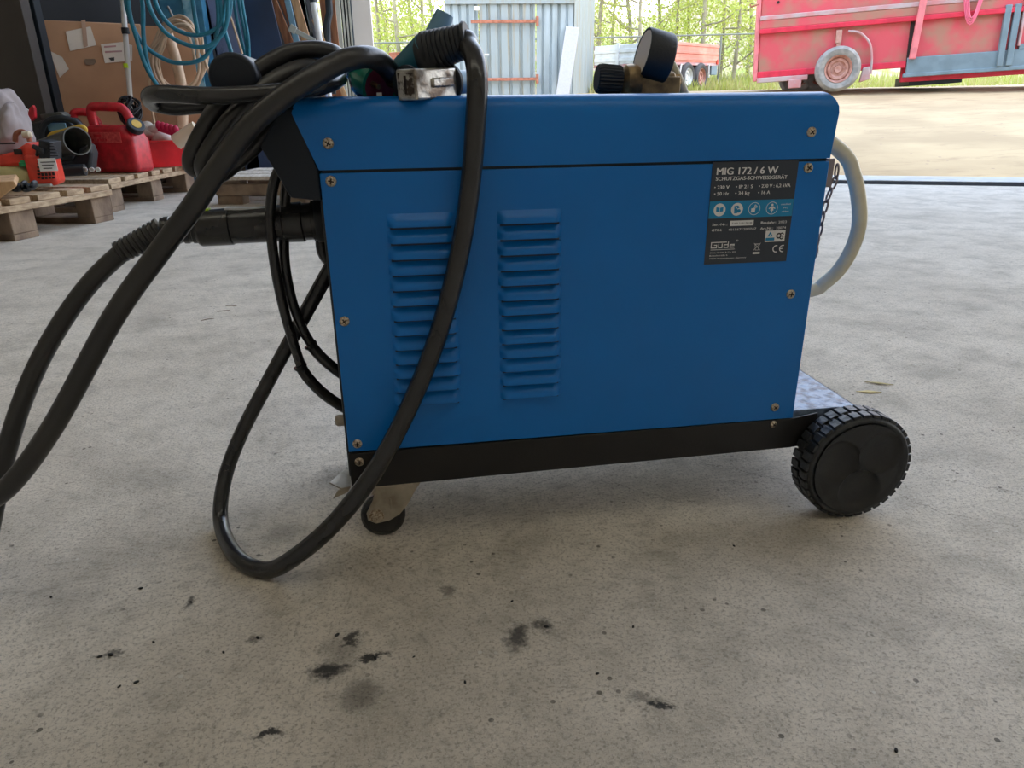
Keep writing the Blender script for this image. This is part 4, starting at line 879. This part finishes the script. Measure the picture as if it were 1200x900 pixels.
# yard
def hgt(x,y):
    d=(Vector((x,y,0))-K0).dot(kn)-.6
    d=max(d,0)
    z=.086*d if d<8.9 else .7654+.022*(d-8.9)
    return z
def yard_mat():
    m=mat('yard_soil',(.47,.355,.205),.95,col2=(.36,.265,.15),vscale=.9,bump=.5,bscale=9)
    nt=m.node_tree;L=nt.links;B=nt.nodes['Principled BSDF']; old=B.inputs['Base Color'].links[0].from_socket
    geo=nt.nodes.new('ShaderNodeNewGeometry'); mp=nt.nodes.new('ShaderNodeMapping'); mp.inputs['Rotation'].default_value=(0,0,-kang); mp.inputs['Scale'].default_value=(.45,1.6,1); L.new(geo.outputs['Position'],mp.inputs[0])
    n=nt.nodes.new('ShaderNodeTexNoise'); n.inputs['Scale'].default_value=3; n.inputs['Detail'].default_value=9; n.inputs['Roughness'].default_value=.72; L.new(mp.outputs[0],n.inputs['Vector'])
    r=nt.nodes.new('ShaderNodeValToRGB'); r.color_ramp.elements[0].position=.52;r.color_ramp.elements[1].position=.72; L.new(n.outputs['Fac'],r.inputs[0])
    mx=nt.nodes.new('ShaderNodeMix'); mx.data_type='RGBA'; L.new(r.outputs[0],mx.inputs[0]); L.new(old,mx.inputs[6]); mx.inputs[7].default_value=(.30,.21,.12,1)
    # stones / clods
    v=nt.nodes.new('ShaderNodeTexVoronoi'); v.inputs['Scale'].default_value=5.; L.new(geo.outputs['Position'],v.inputs['Vector'])
    lt=nt.nodes.new('ShaderNodeMath'); lt.operation='LESS_THAN'; lt.inputs[1].default_value=.07; L.new(v.outputs['Distance'],lt.inputs[0])
    m2=nt.nodes.new('ShaderNodeMix'); m2.data_type='RGBA'; L.new(lt.outputs[0],m2.inputs[0]); L.new(mx.outputs[2],m2.inputs[6]); m2.inputs[7].default_value=(.28,.2,.14,1)
    L.new(m2.outputs[2],B.inputs['Base Color']); return m
mb=MB(); vs=[];fs=[]; S_=[-14+.5*i for i in range(93)]; T_=[.6,.75,1,1.5,2,2.5,3,4,5,6,7,8,9,9.5,10,11,12,14,16,18,20,24,28,34,45]
for t in T_:
    for s in S_:
        p=kp(s,t); z=hgt(p.x,p.y)+(random.uniform(-.012,.012) if t>.6 else .0); vs.append((p.x,p.y,z))
n=len(S_)
for i in range(len(T_)-1):
    for k in range(n-1): fs.append((i*n+k,i*n+k+1,(i+1)*n+k+1,(i+1)*n+k))
mb.add(vs,fs); o=mb.build('ground',yard_mat(),None,ang=80); struct(o)
# hall shell
fill_mat=bpy.data.materials.new('fill_sheet'); fill_mat.use_nodes=True; _n=fill_mat.node_tree; _t=_n.nodes.new('ShaderNodeBsdfTranslucent'); _t.inputs[0].default_value=(.92,.82,.66,1); _n.links.new(_t.outputs[0],_n.nodes['Material Output'].inputs[0])  # warm translucent sheet for the added fill rooflight
HZ=6.0
gate=at(415,20,6.85); gs=(Vector((gate.x,gate.y,0))-K0).dot(kd)    # where the gate post stands along the opening
# gate post: pale wall end and seal strips
def upright(name,px0,px1,Y,dep,m,zt=HZ,st=True,label=None,cat=None):
    a=at(px0,60,Y);b_=at(px1,60,Y); mb=MB(); mb.prism([(a.x,a.y,0),(b_.x,b_.y,0),(b_.x+.0,b_.y+dep,0),(a.x,a.y+dep,0)],(0,0,zt)); o=mb.build(name,m,None,bevel=.004)
    if st: struct(o)
    else: tag(o,label,cat)
    return o
upright('wall_front',416,438,6.6,.30,M['plaster'])
upright('trim_3',395,403,6.45,.05,M['seal']); upright('trim_4',403.5,416,6.5,.12,M['sealdark'])
mb=MB(); 
for x in (406,410,413.5): a=at(x,60,6.48); mb.bx(a.x-.008,a.x+.008,6.47,6.5,0,HZ)
struct(mb.build('trim_5',M['seal'],None))
gx=at(416,60,6.75); gl=Vector((gx.x,gx.y,0)); wd_=Vector((-.55,-.835,0)).normalized()
def wallseg(name,a,b_,th,z0,z1,m):
    d=(b_-a).normalized(); n=Vector((d.y,-d.x,0))*th; mb=MB(); mb.prism([a+Vector((0,0,z0)),b_+Vector((0,0,z0)),b_+n+Vector((0,0,z0)),a+n+Vector((0,0,z0))],(0,0,z1-z0)); return struct(mb.build(name,m,None))
wd_=Vector((-.68,-.733,0)).normalized(); w0=gl+Vector((-.34,.42,0)); w1=w0+wd_*4.2
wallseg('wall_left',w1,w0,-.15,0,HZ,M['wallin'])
# continue hall: back-left pillar objects, rear and right walls
w2=w1+kd*(-1.0); 
wallseg('wall_left_rear',w1-Vector((.0,0,0)),w1+Vector((-kn.x*6.0,-kn.y*6.0,0)),.15,0,HZ,M['hall'])
bkL=w1-kn*6.0; bkR=kp(8.5,0)+(-kn)*((kp(8.5,0)-bkL).dot(kn))
wallseg('wall_back',bkL,bkR,.15,0,HZ,M['hall'])
rt0=kp(8.5,0); wallseg('wall_right',bkR,rt0,.15,0,HZ,M['hall'])
RL0,RL1=-6.2,-7.15
lw0=w0; 
def roofpiece(name,poly,m,th=.12): mb=MB(); mb.prism(poly,(0,0,th)); return struct(mb.build(name,m,None))
def lt(t): # left boundary of the hall at depth t
    return Vector(((bkL+kn*0).x,(bkL).y,0))
tw0=(w0-K0).dot(kn); sw0=(w0-K0).dot(kd); sw1=(w1-K0).dot(kd); tw1=(w1-K0).dot(kn); tb=(bkL-K0).dot(kn)
roofpiece('ceiling',[kp(sw0-.2,0,HZ),kp(8.7,0,HZ),kp(8.7,RL0,HZ),kp(sw1-.2,RL0,HZ),kp(sw1-.2,min(tw1,0),HZ)],M['roof'])
roofpiece('ceiling_rear',[kp(sw1-.2,RL1,HZ),kp(8.7,RL1,HZ),kp(8.7,tb-.2,HZ),kp(sw1-.2,tb-.2,HZ)],M['roof'])
roofpiece('fill_rooflight',[kp(sw1-.2,RL0,HZ),kp(8.7,RL0,HZ),kp(8.7,RL1,HZ),kp(sw1-.2,RL1,HZ)],fill_mat,.01)  # unseen rooflight, added behind the camera as soft daylight fill
# dark pillars on the far left
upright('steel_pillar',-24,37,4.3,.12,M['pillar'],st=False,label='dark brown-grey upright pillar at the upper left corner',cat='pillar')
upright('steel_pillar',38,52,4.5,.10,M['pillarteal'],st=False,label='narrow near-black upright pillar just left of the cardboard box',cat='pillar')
# ================================================================== SHED
def shed():
    Ys=14.5; a=at(524,80,Ys); b_=at(672,80,Ys-.25); c=at(695,80,Ys+2.0)
    root=empty('metal_shed',(a.x,a.y,hgt(a.x,a.y)),'grey corrugated metal shed with rusty hinged door behind the welder','shed')
    z0=hgt(b_.x,b_.y)-.1; z1=at(600,5,Ys).z; zt=z1+1.0
    def corr(p,q,z0,z1,m,name,step=.155,par=root,dep=.035,ph=0,pull=0.):
        p=Vector((p.x,p.y,0));q=Vector((q.x,q.y,0));L_=(q-p).length;d=(q-p)/L_;n=Vector((d.y,-d.x,0)); pts=[];x=0
        while x<L_-1e-6:
            for f,h in ((0,0),(.62,0),(.70,-dep),(.92,-dep)):
                xx=x+f*step
                if xx<=L_: pts.append(p+d*xx+n*(h+pull))
            x+=step
        pts.append(q+n*pull); m_=len(pts); vs=[v+Vector((0,0,z0)) for v in pts]+[v+Vector((0,0,z1)) for v in pts]
        vs+=[v-n*(.02) for v in vs]
        fs=[(i,i+1,i+1+m_,i+m_) for i in range(m_-1)]+[(i+2*m_,i+m_*3,i+1+m_*3,i+1+2*m_) for i in range(m_-1)]
        b=MB(); b.norecalc=True; b.add(vs,fs); return b.build(name,m,par,smooth=False)
    d1=at(552,80,Ys);d2=at(633,80,Ys-.2)
    def lerp(px): 
        t=(px-524)/(672-524); return a+(b_-a)*t
    D0,D1=lerp(563),lerp(627)
    corr(a,lerp(561.5),z0,z1,M['shed'],'wall_panel'); corr(lerp(628.5),b_,z0,z1,M['shed'],'wall_panel'); corr(b_,c,z0,zt,M['shedstain'],'end_wall',step=.4,dep=.01)
    dr=corr(D0,D1,z0,z1,M['shedstain'],'door',step=.21,pull=.02)
    mb=MB(); mb.bar(Vector((a.x,a.y,z1+.04)),Vector((b_.x,b_.y,z1+.04)),.10,.10); mb.build('lintel',M['shedstain'],root)
    mb=MB(); mb.prism([Vector((a.x,a.y,z1+.09)),Vector((b_.x,b_.y,z1+.09)),Vector((b_.x,b_.y,zt)),Vector((a.x,a.y,zt))],(0,.03,0)); mb.build('upper_panel',M['shedstain'],root)
    mb=MB(); mb.prism([Vector((a.x,a.y,zt)),Vector((b_.x,b_.y,zt)),Vector((c.x,c.y,zt)),Vector((a.x+c.x-b_.x,a.y+c.y-b_.y,zt))],(0,0,.1)); mb.build('shed_roof',M['shed'],root)
    q=b_-a; q.z=0; q.normalize(); nn=Vector((q.y,-q.x,0))
    for py in (25.5,93):
        p0=lerp(553)+nn*.07;p1=lerp(629)+nn*.07; z=at(590,py,p0.y).z; p0.z=p1.z=z
        mb=MB(); mb.bar(p0,p1,.03,.055); mb.box(p1,(.05,.06,.17)); mb.build('hinge_strap',M['rust'],dr,bevel=.004)
    mb=MB(); p=lerp(566)+nn*.1; p.z=at(566,64,p.y).z; mb.bar(p,p+q*.12,.03,.03); mb.build('door_latch',M['alu'],dr)
    mb=MB(); p=lerp(560)+nn*.08; p.z=at(560,10,p.y).z; mb.box(p,(.1,.06,.07)); mb.build('door_lamp',M['whiteplas'],root,bevel=.01)
    return a,b_,lerp,nn
sa,sb,slerp,snn=shed()
# foam plank leaning on shed
p0=at(658,120,13.9);p1=at(671,32,14.2); p0=p0+(p0-p1)*((p0.z-hgt(p0.x,p0.y))/(p1.z-p0.z)) if p0.z>hgt(p0.x,p0.y) else p0
mb=MB(); mb.bar(p0,p1,.08,.26,up=Vector((1,-.15,.2))); o=mb.build('perforated_plank',M['eps'],None,bevel=.01); tag(o,'white perforated plank leaning against the metal shed','plank')
# rusty beam far left behind hose
a=at(456,66,10.5);c=at(481,64,10.5); rb=empty('rusty_beam',(a.x,a.y,hgt(a.x,a.y)),'rusty brown beam on two posts far behind the torch handle','beam')
mb=MB(); mb.bar(a,c+Vector((.3,0,0)),.1,.09); mb.build('beam',M['rust'],rb)
for p in (a+Vector((.05,0,0)),c+Vector((.2,0,0))): mb=MB(); mb.bx(p.x-.03,p.x+.03,p.y-.03,p.y+.03,hgt(p.x,p.y)-.05,p.z-.04); mb.build('leg',M['rust'],rb)
# ================================================================== RED FARM TRAILER (local frame: x right, z up, y away, origin under near wheel)
tr=empty('livestock_trailer',(0,0,0),'large faded red box trailer with slate trim parked across the yard','trailer')
WR=.35
XL,XR,ZT=-1.27,5.6,2.3
BY=.02; TD=2.1
mb=MB(); mb.bx(XL,XR,BY,BY+TD,.36,ZT); mb.build('body',M['trailred'],tr,bevel=.02)
mb=MB(); mb.bx(XL,XR,BY-.05,BY,1.06,1.19); mb.build('side_band',M['trailred'],tr,bevel=.01)
mb=MB(); mb.bx(XL,XR,BY-.075,BY,.985,1.06); mb.build('side_lip',M['trailredlip'],tr,bevel=.01)
mb=MB(); mb.bx(XL,XR,BY-.06,BY,1.19,1.26); mb.build('side_rail',M['trailrail'],tr,bevel=.01)
mb=MB(); mb.bx(XL,1.05,BY-.03,BY,.30,.40); mb.bx(1.02,XR,BY+.1,BY+.2,.08,.42); mb.build('sill',M['trailredlip'],tr,bevel=.01)
mb=MB(); mb.bx(XL,-.45,BY-.06,BY+.05,.22,.30); mb.bx(-.75,-.55,BY-.1,BY+.1,.10,.24); mb.build('drawbar',M['trailrail'],tr,bevel=.01)
mb=MB(); mb.bx(XL-.06,XL,BY-.03,BY+.09,.25,ZT); mb.build('corner_post',M['pinkpost'],tr,bevel=.01)
mb=MB(); mb.tube([(XL-.03,BY-.02,1.45),(XL-.16,BY-.02,1.42),(XL-.18,BY-.02,1.46)],.015,8);mb.build('hook',M['rust'],tr)
mb=MB(); mb.bar((1.25,BY-.09,ZT),(1.12,BY-.09,.42),.05,.10,up=Vector((1,0,0))); mb.build('stanchion',M['pinkpost'],tr,bevel=.01)
mb=MB(); mb.bx(1.05,1.11,BY-.02,BY+.0,.38,1.0); mb.build('door_gap',M['recess'],tr)
mb=MB(); mb.bx(1.06,XR,BY-.045,BY,.20,.45); mb.bx(1.02,XR,BY-.06,BY-.0,.15,.21); mb.build('skirt_board',M['trailgrey'],tr,bevel=.01)
for x in (2.40,2.53):
    mb=MB(); mb.bx(x-.045,x+.045,BY-.08,BY,.22,1.10); mb.build('door_frame_post',M['trailgrey'],tr,bevel=.01)
mb=MB(); mb.bx(2.61,2.64,BY-.09,BY-.0,.5,ZT); mb.build('door_stile',M['trailrail'],tr,bevel=.008); mb=MB(); mb.bx(4.1,4.18,BY-.09,BY,.3,ZT); mb.build('door_stile',M['trailrail'],tr,bevel=.008)
mb=MB(); mb.bx(2.64,XR,BY-.05,BY,.45,.53); mb.build('door_rail',M['trailgrey'],tr)
mb=MB(); mb.bx(1.2,2.0,BY+.3,BY+1.4,.02,.16); mb.build('underframe',M['sealdark'],tr,bevel=.01)
mb=MB(); mb.bx(-.06,.03,BY-.06,BY,.75,.95); mb.bx(-.04,.02,BY-.05,BY,.6,.8); mb.build('mudguard_stay',M['rim'],tr,bevel=.01)
mb=MB(); mb.tube(spline([(.12,BY-.05,.92),(.3,BY-.05,.88),(.46,BY-.05,.72),(.52,BY-.05,.5),(.53,BY-.05,.24)],6),.018,8); mb.build('brake_pipe',M['trailrail'],tr)
mb=MB(); mb.prism([(.36,-.05,.12),(.52,-.05,.16),(.50,-.05,.36),(.40,-.05,.34)],(0,.06,0)); mb.build('axle_bracket',M['trailrail'],tr,bevel=.01)
mb=MB(); 
for x,z in ((-1.0,1.45),(-.5,1.5),(.1,1.42),(.9,1.4),(.75,1.5)): mb.cyl((x,BY-.012,z),(x,BY,z),.022,10)
mb.build('rivets',M['recess'],tr)
def bigwheel(x,y,r,wd,par,mt,mr):
    b=MB(); b.lathe((x,y,r),(0,1,0),[(.02,r*.60),(.0,r*.68),(-.005,r*.86),(.02,r*.95),(.05,r),(wd-.05,r),(wd-.02,r*.95),(wd,r*.8),(wd,r*.0)],44,cap=False)
    t=b.build('wheel',mt,par,ang=40)
    b=MB(); b.lathe((x,y,r),(0,1,0),[(.06,0),(.05,r*.10),(.05,r*.16),(.08,r*.18),(.08,r*.30),(.055,r*.36),(.055,r*.46),(.075,r*.50),(.03,r*.57),(.005,r*.60),(.02,r*.62)],36,cap=False)
    for k in range(5):
        a=2*PI*k/5; b.cyl((x+r*.24*math.cos(a),y+.05,r+r*.24*math.sin(a)),(x+r*.24*math.cos(a),y+.09,r+r*.24*math.sin(a)),r*.035,8)
    b.build('rim',mr,t,ang=35)
bigwheel(0,-.22,WR,.26,tr,M['farmtyre'],M['rim']); bigwheel(-.45,TD-.2,WR*.95,.26,tr,M['farmtyre'],M['rim']); bigwheel(.0,TD-.2,WR,.26,tr,M['farmtyre'],M['rim'])
p=at(978,107.5,11.3); tr.location=(p.x,p.y,p.z); tr.rotation_euler=(0,-R(2.8),-R(24))
# pink rope loop on trailer
Mt=Matrix.LocRotScale(tr.location,tr.rotation_euler,None)
rp=MB()
for k in range(4):
    w=.16-.02*k; zb=.86+.03*k; ring=[Mt@Vector((1.88+w*math.sin(t)*(1-.2*math.cos(t)),BY-.11-.012*k,1.55+(zb-1.55)*math.cos(t) if math.cos(t)>0 else 1.55+.15*-math.cos(t))) for t in [-PI+2*PI*i/24 for i in range(25)]]
    rp.tube(ring,.010,7,cap=False)
o=rp.build('rope_coil',M['strap'],None,ang=60); tag(o,'pink rope coil hanging on the side of the red trailer','rope')
# ================================================================== SMALL CAR TRAILER
ct=empty('cargo_trailer',(0,0,0),'low two-axle cargo trailer with red side and silver front board far away','trailer')
# local: x along red side (away to right), origin at near-left bottom corner; y = along silver end to the left
CL,CW=2.45,2.0
mb=MB(); mb.bx(0,CL,0,.04,.62,1.03);  mb.build('side_board',M['cart'],ct,bevel=.01)
mb=MB()
for z in (.66,.80,.96): mb.bx(.02,CL-.02,-.015,0,z,z+.05)
mb.build('side_ribs',M['cart'],ct,bevel=.005)
mb=MB(); mb.bx(0,.04,0,CW,.62,1.03);mb.build('front_board',M['cartwhite'],ct,bevel=.01)
mb=MB(); 
for z in (.68,.86): mb.bx(-.02,0,.02,CW-.02,z,z+.08)
mb.build('front_ribs',M['cartwhite'],ct,bevel=.005)
mb=MB(); mb.bx(0,CL,CW-.04,CW,.62,1.03);mb.bx(CL-.04,CL,0,CW,.62,1.03);mb.build('rear_boards',M['cart'],ct,bevel=.01)
mb=MB(); mb.bx(-.03,.05,1.3,1.38,.45,1.06);mb.build('corner_post',M['cartwhite'],ct,bevel=.008); mb=MB(); mb.bx(-.03,.03,-.02,.04,.60,1.06);mb.build('corner_post',M['cartwhite'],ct,bevel=.008)
mb=MB(); mb.bx(0,CL,0,CW,.56,.62);mb.bx(.1,CL-.1,.1,.2,.42,.56);mb.build('chassis',M['trailrail'],ct,bevel=.01)
mb=MB(); mb.bx(CL-.35,CL-.03,.0,.05,.36,.58);mb.build('rear_light_bar',M['trailgrey'],ct,bevel=.01)
mb=MB(); mb.bx(CL-.12,CL-.04,-.03,0,.60,.70);mb.build('side_reflector',M['orange'],ct)
for q_ in ([(.45,-.05,.58),(.40,-.05,.40)],[(CL-.62,-.05,.58),(CL-.58,-.05,.30)]): mb=MB(); mb.tube(q_,.02,8);mb.build('mudguard_stay',M['cartwhite'],ct)
bigwheel(.85,-.06,.31,.18,ct,M['carttyre'],M['cartwhite']); bigwheel(1.52,-.06,.31,.18,ct,M['carttyre'],M['rim'])
bigwheel(.85,CW-.1,.31,.18,ct,M['carttyre'],M['cartwhite']); bigwheel(1.52,CW-.1,.31,.18,ct,M['carttyre'],M['rim'])
mb=MB(); mb.bar((-.9,CW/2,.45),(0,CW/2,.5),.07,.07); mb.cyl((-.9,CW/2,.1),(-.9,CW/2,.6),.035,12); mb.build('drawbar',M['cartwhite'],ct,bevel=.01)
p=at(783,108,15.6); ct.location=p; ct.rotation_euler=(0,R(-1),R(50)-YAW)
# ================================================================== VEGETATION
def tree_proto(seed,mleaf,h=6.,nleaf=2600,lean=0.):
    rnd=random.Random(seed); root=bpy.data.objects.new('tree',None); COL.objects.link(root)
    b=MB(); pts=spline([(0,0,-.3),(.05+lean*.2,.03,h*.25),(lean*.6-.08,.0,h*.55),(lean+.1,.06,h*.8),(lean*1.2,.0,h)],6); b.tube(pts,[.062*(1-.8*i/24) for i in range(25)],8)
    tips=[]
    for k in range(11):
        z=h*(.15+.75*k/11); a=rnd.uniform(0,2*PI); l=rnd.uniform(.6,1.4); i=int(24*z/h); o0=pts[min(i,24)]
        e=o0+Vector((math.cos(a)*l,math.sin(a)*l,rnd.uniform(.2,1.2))); b.tube(spline([o0,(o0+e)/2+Vector((0,0,-.1)),e],3),[.028-.0035*j for j in range(7)],5); tips.append((o0,e))
    b.build('trunk',M['bark'],root,ang=60)
    vs=[];fs=[]
    for k in range(nleaf):
        o0,e=rnd.choice(tips); f=rnd.uniform(.2,1.15); c=o0+(e-o0)*f+Vector((rnd.gauss(0,.28),rnd.gauss(0,.28),rnd.gauss(0,.30)))
        s=rnd.uniform(.024,.055); u_=Vector((rnd.gauss(0,1),rnd.gauss(0,1),rnd.gauss(0,1))).normalized(); w=u_.cross(Vector((rnd.gauss(0,1),rnd.gauss(0,1),rnd.gauss(0,1)))).normalized()
        i=len(vs); vs+=[c-u_*s,c+w*s*.6,c+u_*s,c-w*s*.6]; fs.append((i,i+1,i+2,i+3))
    b=MB(); b.norecalc=True; b.add(vs,fs); b.build('foliage',mleaf,root,smooth=False)
    return root
protos=[tree_proto(1,M['leafA'],6.2,3000,.3),tree_proto(2,M['leafB'],5.4,2700,-.5),tree_proto(3,M['leafA'],6.8,3100,.8),tree_proto(4,M['leafB'],6,2600,-.1)]
spots=[(444,19),(459,21.5),(473,18.5),(487,22),(501,19.5),(514,21),(530,23),(702,19.5),(719,22),(737,20),(752,18.6),(768,22),(786,20.5),(805,23),(822,19),(842,21),(858,19.5),(874,21.5),(890,20),(910,22),(560,24),(640,24),(430,23),(1000,24),(1100,22)]
used=[0]*4
wherel=['seen in the gap left of the metal shed','seen between the metal shed and the red trailer','standing behind the metal shed or the red trailer']
for i,(px,Y) in enumerate(spots):
    k=i%4; o=protos[k] if not used[k] else copy_tree(protos[k]); used[k]=1
    p=at(px,100,Y); o.location=(p.x,p.y,hgt(p.x,p.y)); o.rotation_euler=(0,0,random.uniform(0,6.28)); sc=random.uniform(.85,1.2); o.scale=(sc,sc,sc)
    kind=['tall fresh green','short yellow-green','leaning fresh green','pale yellow-green'][k]
    w=0 if px<525 else (1 if 695<px<884 else 2)
    tag(o,'%s spring tree %s'%(kind,wherel[w]),'tree','%s trees %s'%(kind,wherel[w].replace('seen ','')))
# grass and undergrowth strip (stuff)
vs=[];fs=[];rnd=random.Random(5)
for k in range(16000):
    px=rnd.choice([rnd.uniform(425,530),rnd.uniform(690,890),rnd.uniform(690,1230)]); Y=rnd.uniform(15.5,24); p=at(px,100,Y); z=hgt(p.x,p.y); hh=rnd.uniform(.08,.30)*(1 if Y<18 else 1.7); a=rnd.uniform(0,PI); w=.02
    i=len(vs); tip=Vector((rnd.gauss(0,.06),rnd.gauss(0,.06),hh)); b0=Vector((p.x,p.y,z-.02)); q=Vector((math.cos(a)*w,math.sin(a)*w,0)); vs+=[b0-q,b0+q,b0+tip]; fs.append((i,i+1,i+2))
b=MB(); b.norecalc=True; b.add(vs,fs); o=b.build('grass',M['grass'],None,smooth=False); tag(o,'green and straw coloured grass along the edge of the yard','grass',kind='stuff')
# leaf-littered bank behind
mb=MB(); vs=[];fs=[]; n=60
c0=at(300,100,25);c1=at(1500,100,25); 
prof=[(-1.5,0),(0,.7),(1.5,1.9),(4,3.0),(8,3.5)]
for j,(dy,dz) in enumerate(prof):
    for i in range(n+1):
        t=i/n; x=c0.x+(c1.x-c0.x)*t; y=25+dy; vs.append((x,y,hgt(x,y)+dz*(1+.25*math.sin(i*.5)+.1*math.sin(i*1.7))-.1))
fs=[(j*(n+1)+i,j*(n+1)+i+1,(j+1)*(n+1)+i+1,(j+1)*(n+1)+i) for j in range(len(prof)-1) for i in range(n)]
mb.add(vs,fs); o=mb.build('earth_bank',mat('leaf_litter',(.50,.37,.29),.95,col2=(.36,.42,.10),vscale=2.2,bump=.6,bscale=6),None,ang=80); struct(o)
# wire fence
Yf=17.6
fp=at(438,100,Yf); fq=at(890,100,Yf); fz0=hgt(fp.x,fp.y);
fe=empty('wire_fence',(fp.x,fp.y,fz0),'dark green wire mesh fence running in front of the trees','fence')
zt=at(780,43,Yf).z; ztl=at(480,52,Yf).z
mb=MB(); mb.tube([(fp.x-1,Yf,ztl),(fq.x+2,Yf,zt+.12)],.02,8); mb.build('top_rail',M['fence'],fe)
for k in range(6):
    t=k/5; x=fp.x+(fq.x+1-fp.x)*t; mb=MB(); mb.cyl((x,Yf,hgt(x,Yf)-.1),(x,Yf,ztl+(zt-ztl)*t+.05),.03,8); mb.build('post',M['fence'],fe)
mb=MB(); x=fp.x-1
while x<fq.x+2:
    t=(x-fp.x)/(fq.x-fp.x); z1_=ztl+(zt-ztl)*t; z0_=hgt(x,Yf); h_=z1_-z0_
    for s in (-1,1): mb.bar((x,Yf,z0_),(x+s*h_*.6,Yf,z1_),.004,.004)
    x+=.16
mb.build('wire_mesh',M['fence'],fe)
# ================================================================== DEBRIS
def leafbit(px,py,l,ang,m,name,label,cat,grp=None,w=.004):
    c=gz(px,py); d=Vector((math.cos(ang),math.sin(ang),0)); s=Vector((-d.y,d.x,0)); z=Vector((0,0,1))
    b=MB(); b.prism([c-d*l/2+z*.001,c+s*w/2+z*.002,c+d*l/2+z*.001,c-s*w/2+z*.002],(0,0,.0012)); o=b.build(name,m,None); return tag(o,label,cat,grp)
leafbit(1018,460,.05,R(-15),M['straw'],'straw_stalk','pale yellow straw stalk on floor behind rear wheel, nearer of the two','straw','straw on the floor behind the wheel',.011)
leafbit(1030,450,.055,R(-30),M['straw'],'straw_stalk','brownish straw stalk on floor behind rear wheel, farther of the two','straw','straw on the floor behind the wheel',.009)
for px,py,a in ((262,365,20),(243,375,25),(271,359,-15)): leafbit(px,py,.035,R(a),M['woodgrey'],'dry_twig','short dark dry twig on the floor left of the hanging cords','twig','dry twigs on the concrete behind the cords',.004)
tw=M['crumb']
cr0=None
for px,py,sz in ((130,768,.006),(117,770,.005),(180,753,.004),(165,690,.005),(302,748,.005),(224,706,.004),(395,745,.006),(440,772,.005),(640,735,.005),(860,640,.004),(545,800,.004),(600,705,.004),(700,790,.004),(1050,880,.005),(742,735,.004),(485,770,.003),(140,805,.004),(160,800,.005),(262,765,.004),(60,700,.004)):
    c=gz(px,py); b=MB(); ell(b,(0,0,sz*.2),(sz*.6,sz*.32,sz*.25),None,8,5)
    if cr0 is None: cr0=b.build('dirt_crumb',tw,None); o=cr0
    else: o=cr0.copy(); COL.objects.link(o); s=sz/.006; o.scale=(s,s,s)
    o.location=c; o.rotation_euler.z=random.uniform(0,3); tag(o,'tiny black dirt crumb on the concrete floor in front of the welder','dirt','black crumbs on the floor')
# ================================================================== LIGHT, WORLD, CAMERA
wd=bpy.data.worlds.new('sky'); scn.world=wd; wd.use_nodes=True; nt=wd.node_tree; bg=nt.nodes['Background']
tc=nt.nodes.new('ShaderNodeTexCoord'); sep=nt.nodes.new('ShaderNodeSeparateXYZ'); nt.links.new(tc.outputs['Generated'],sep.inputs[0])
rp=nt.nodes.new('ShaderNodeValToRGB'); rp.color_ramp.elements[0].position=0; rp.color_ramp.elements[0].color=(1,.975,.94,1); rp.color_ramp.elements[1].position=.9; rp.color_ramp.elements[1].color=(.45,.65,1,1)
nt.links.new(sep.outputs[2],rp.inputs[0]); nt.links.new(rp.outputs[0],bg.inputs[0]); bg.inputs[1].default_value=3.5
sl=bpy.data.lights.new('sun','SUN'); sl.energy=1.95; sl.angle=R(1.0); sl.color=(1,.93,.82); so=bpy.data.objects.new('sun',sl); COL.objects.link(so)
sv=(kd*.9-kn*.02+Vector((0,0,1.0))); sv=(kd*.85-kn*.075+Vector((0,0,.80))); so.rotation_euler=sv.to_track_quat('Z','Y').to_euler(); so.location=(0,0,8)
cd=bpy.data.cameras.new('camera'); cd.sensor_fit='HORIZONTAL'; cd.sensor_width=36; cd.lens=F/1200*36; cd.clip_start=.02; cd.clip_end=200
co=bpy.data.objects.new('camera',cd); COL.objects.link(co); rotm=Matrix((cr,cu,-fw)).transposed(); co.matrix_world=Matrix.Translation(CAM)@rotm.to_4x4(); scn.camera=co
scn.view_settings.view_transform='Standard'; scn.view_settings.look='None'; scn.view_settings.gamma=1; scn.view_settings.use_curve_mapping=False
scn.view_settings.exposure=.27
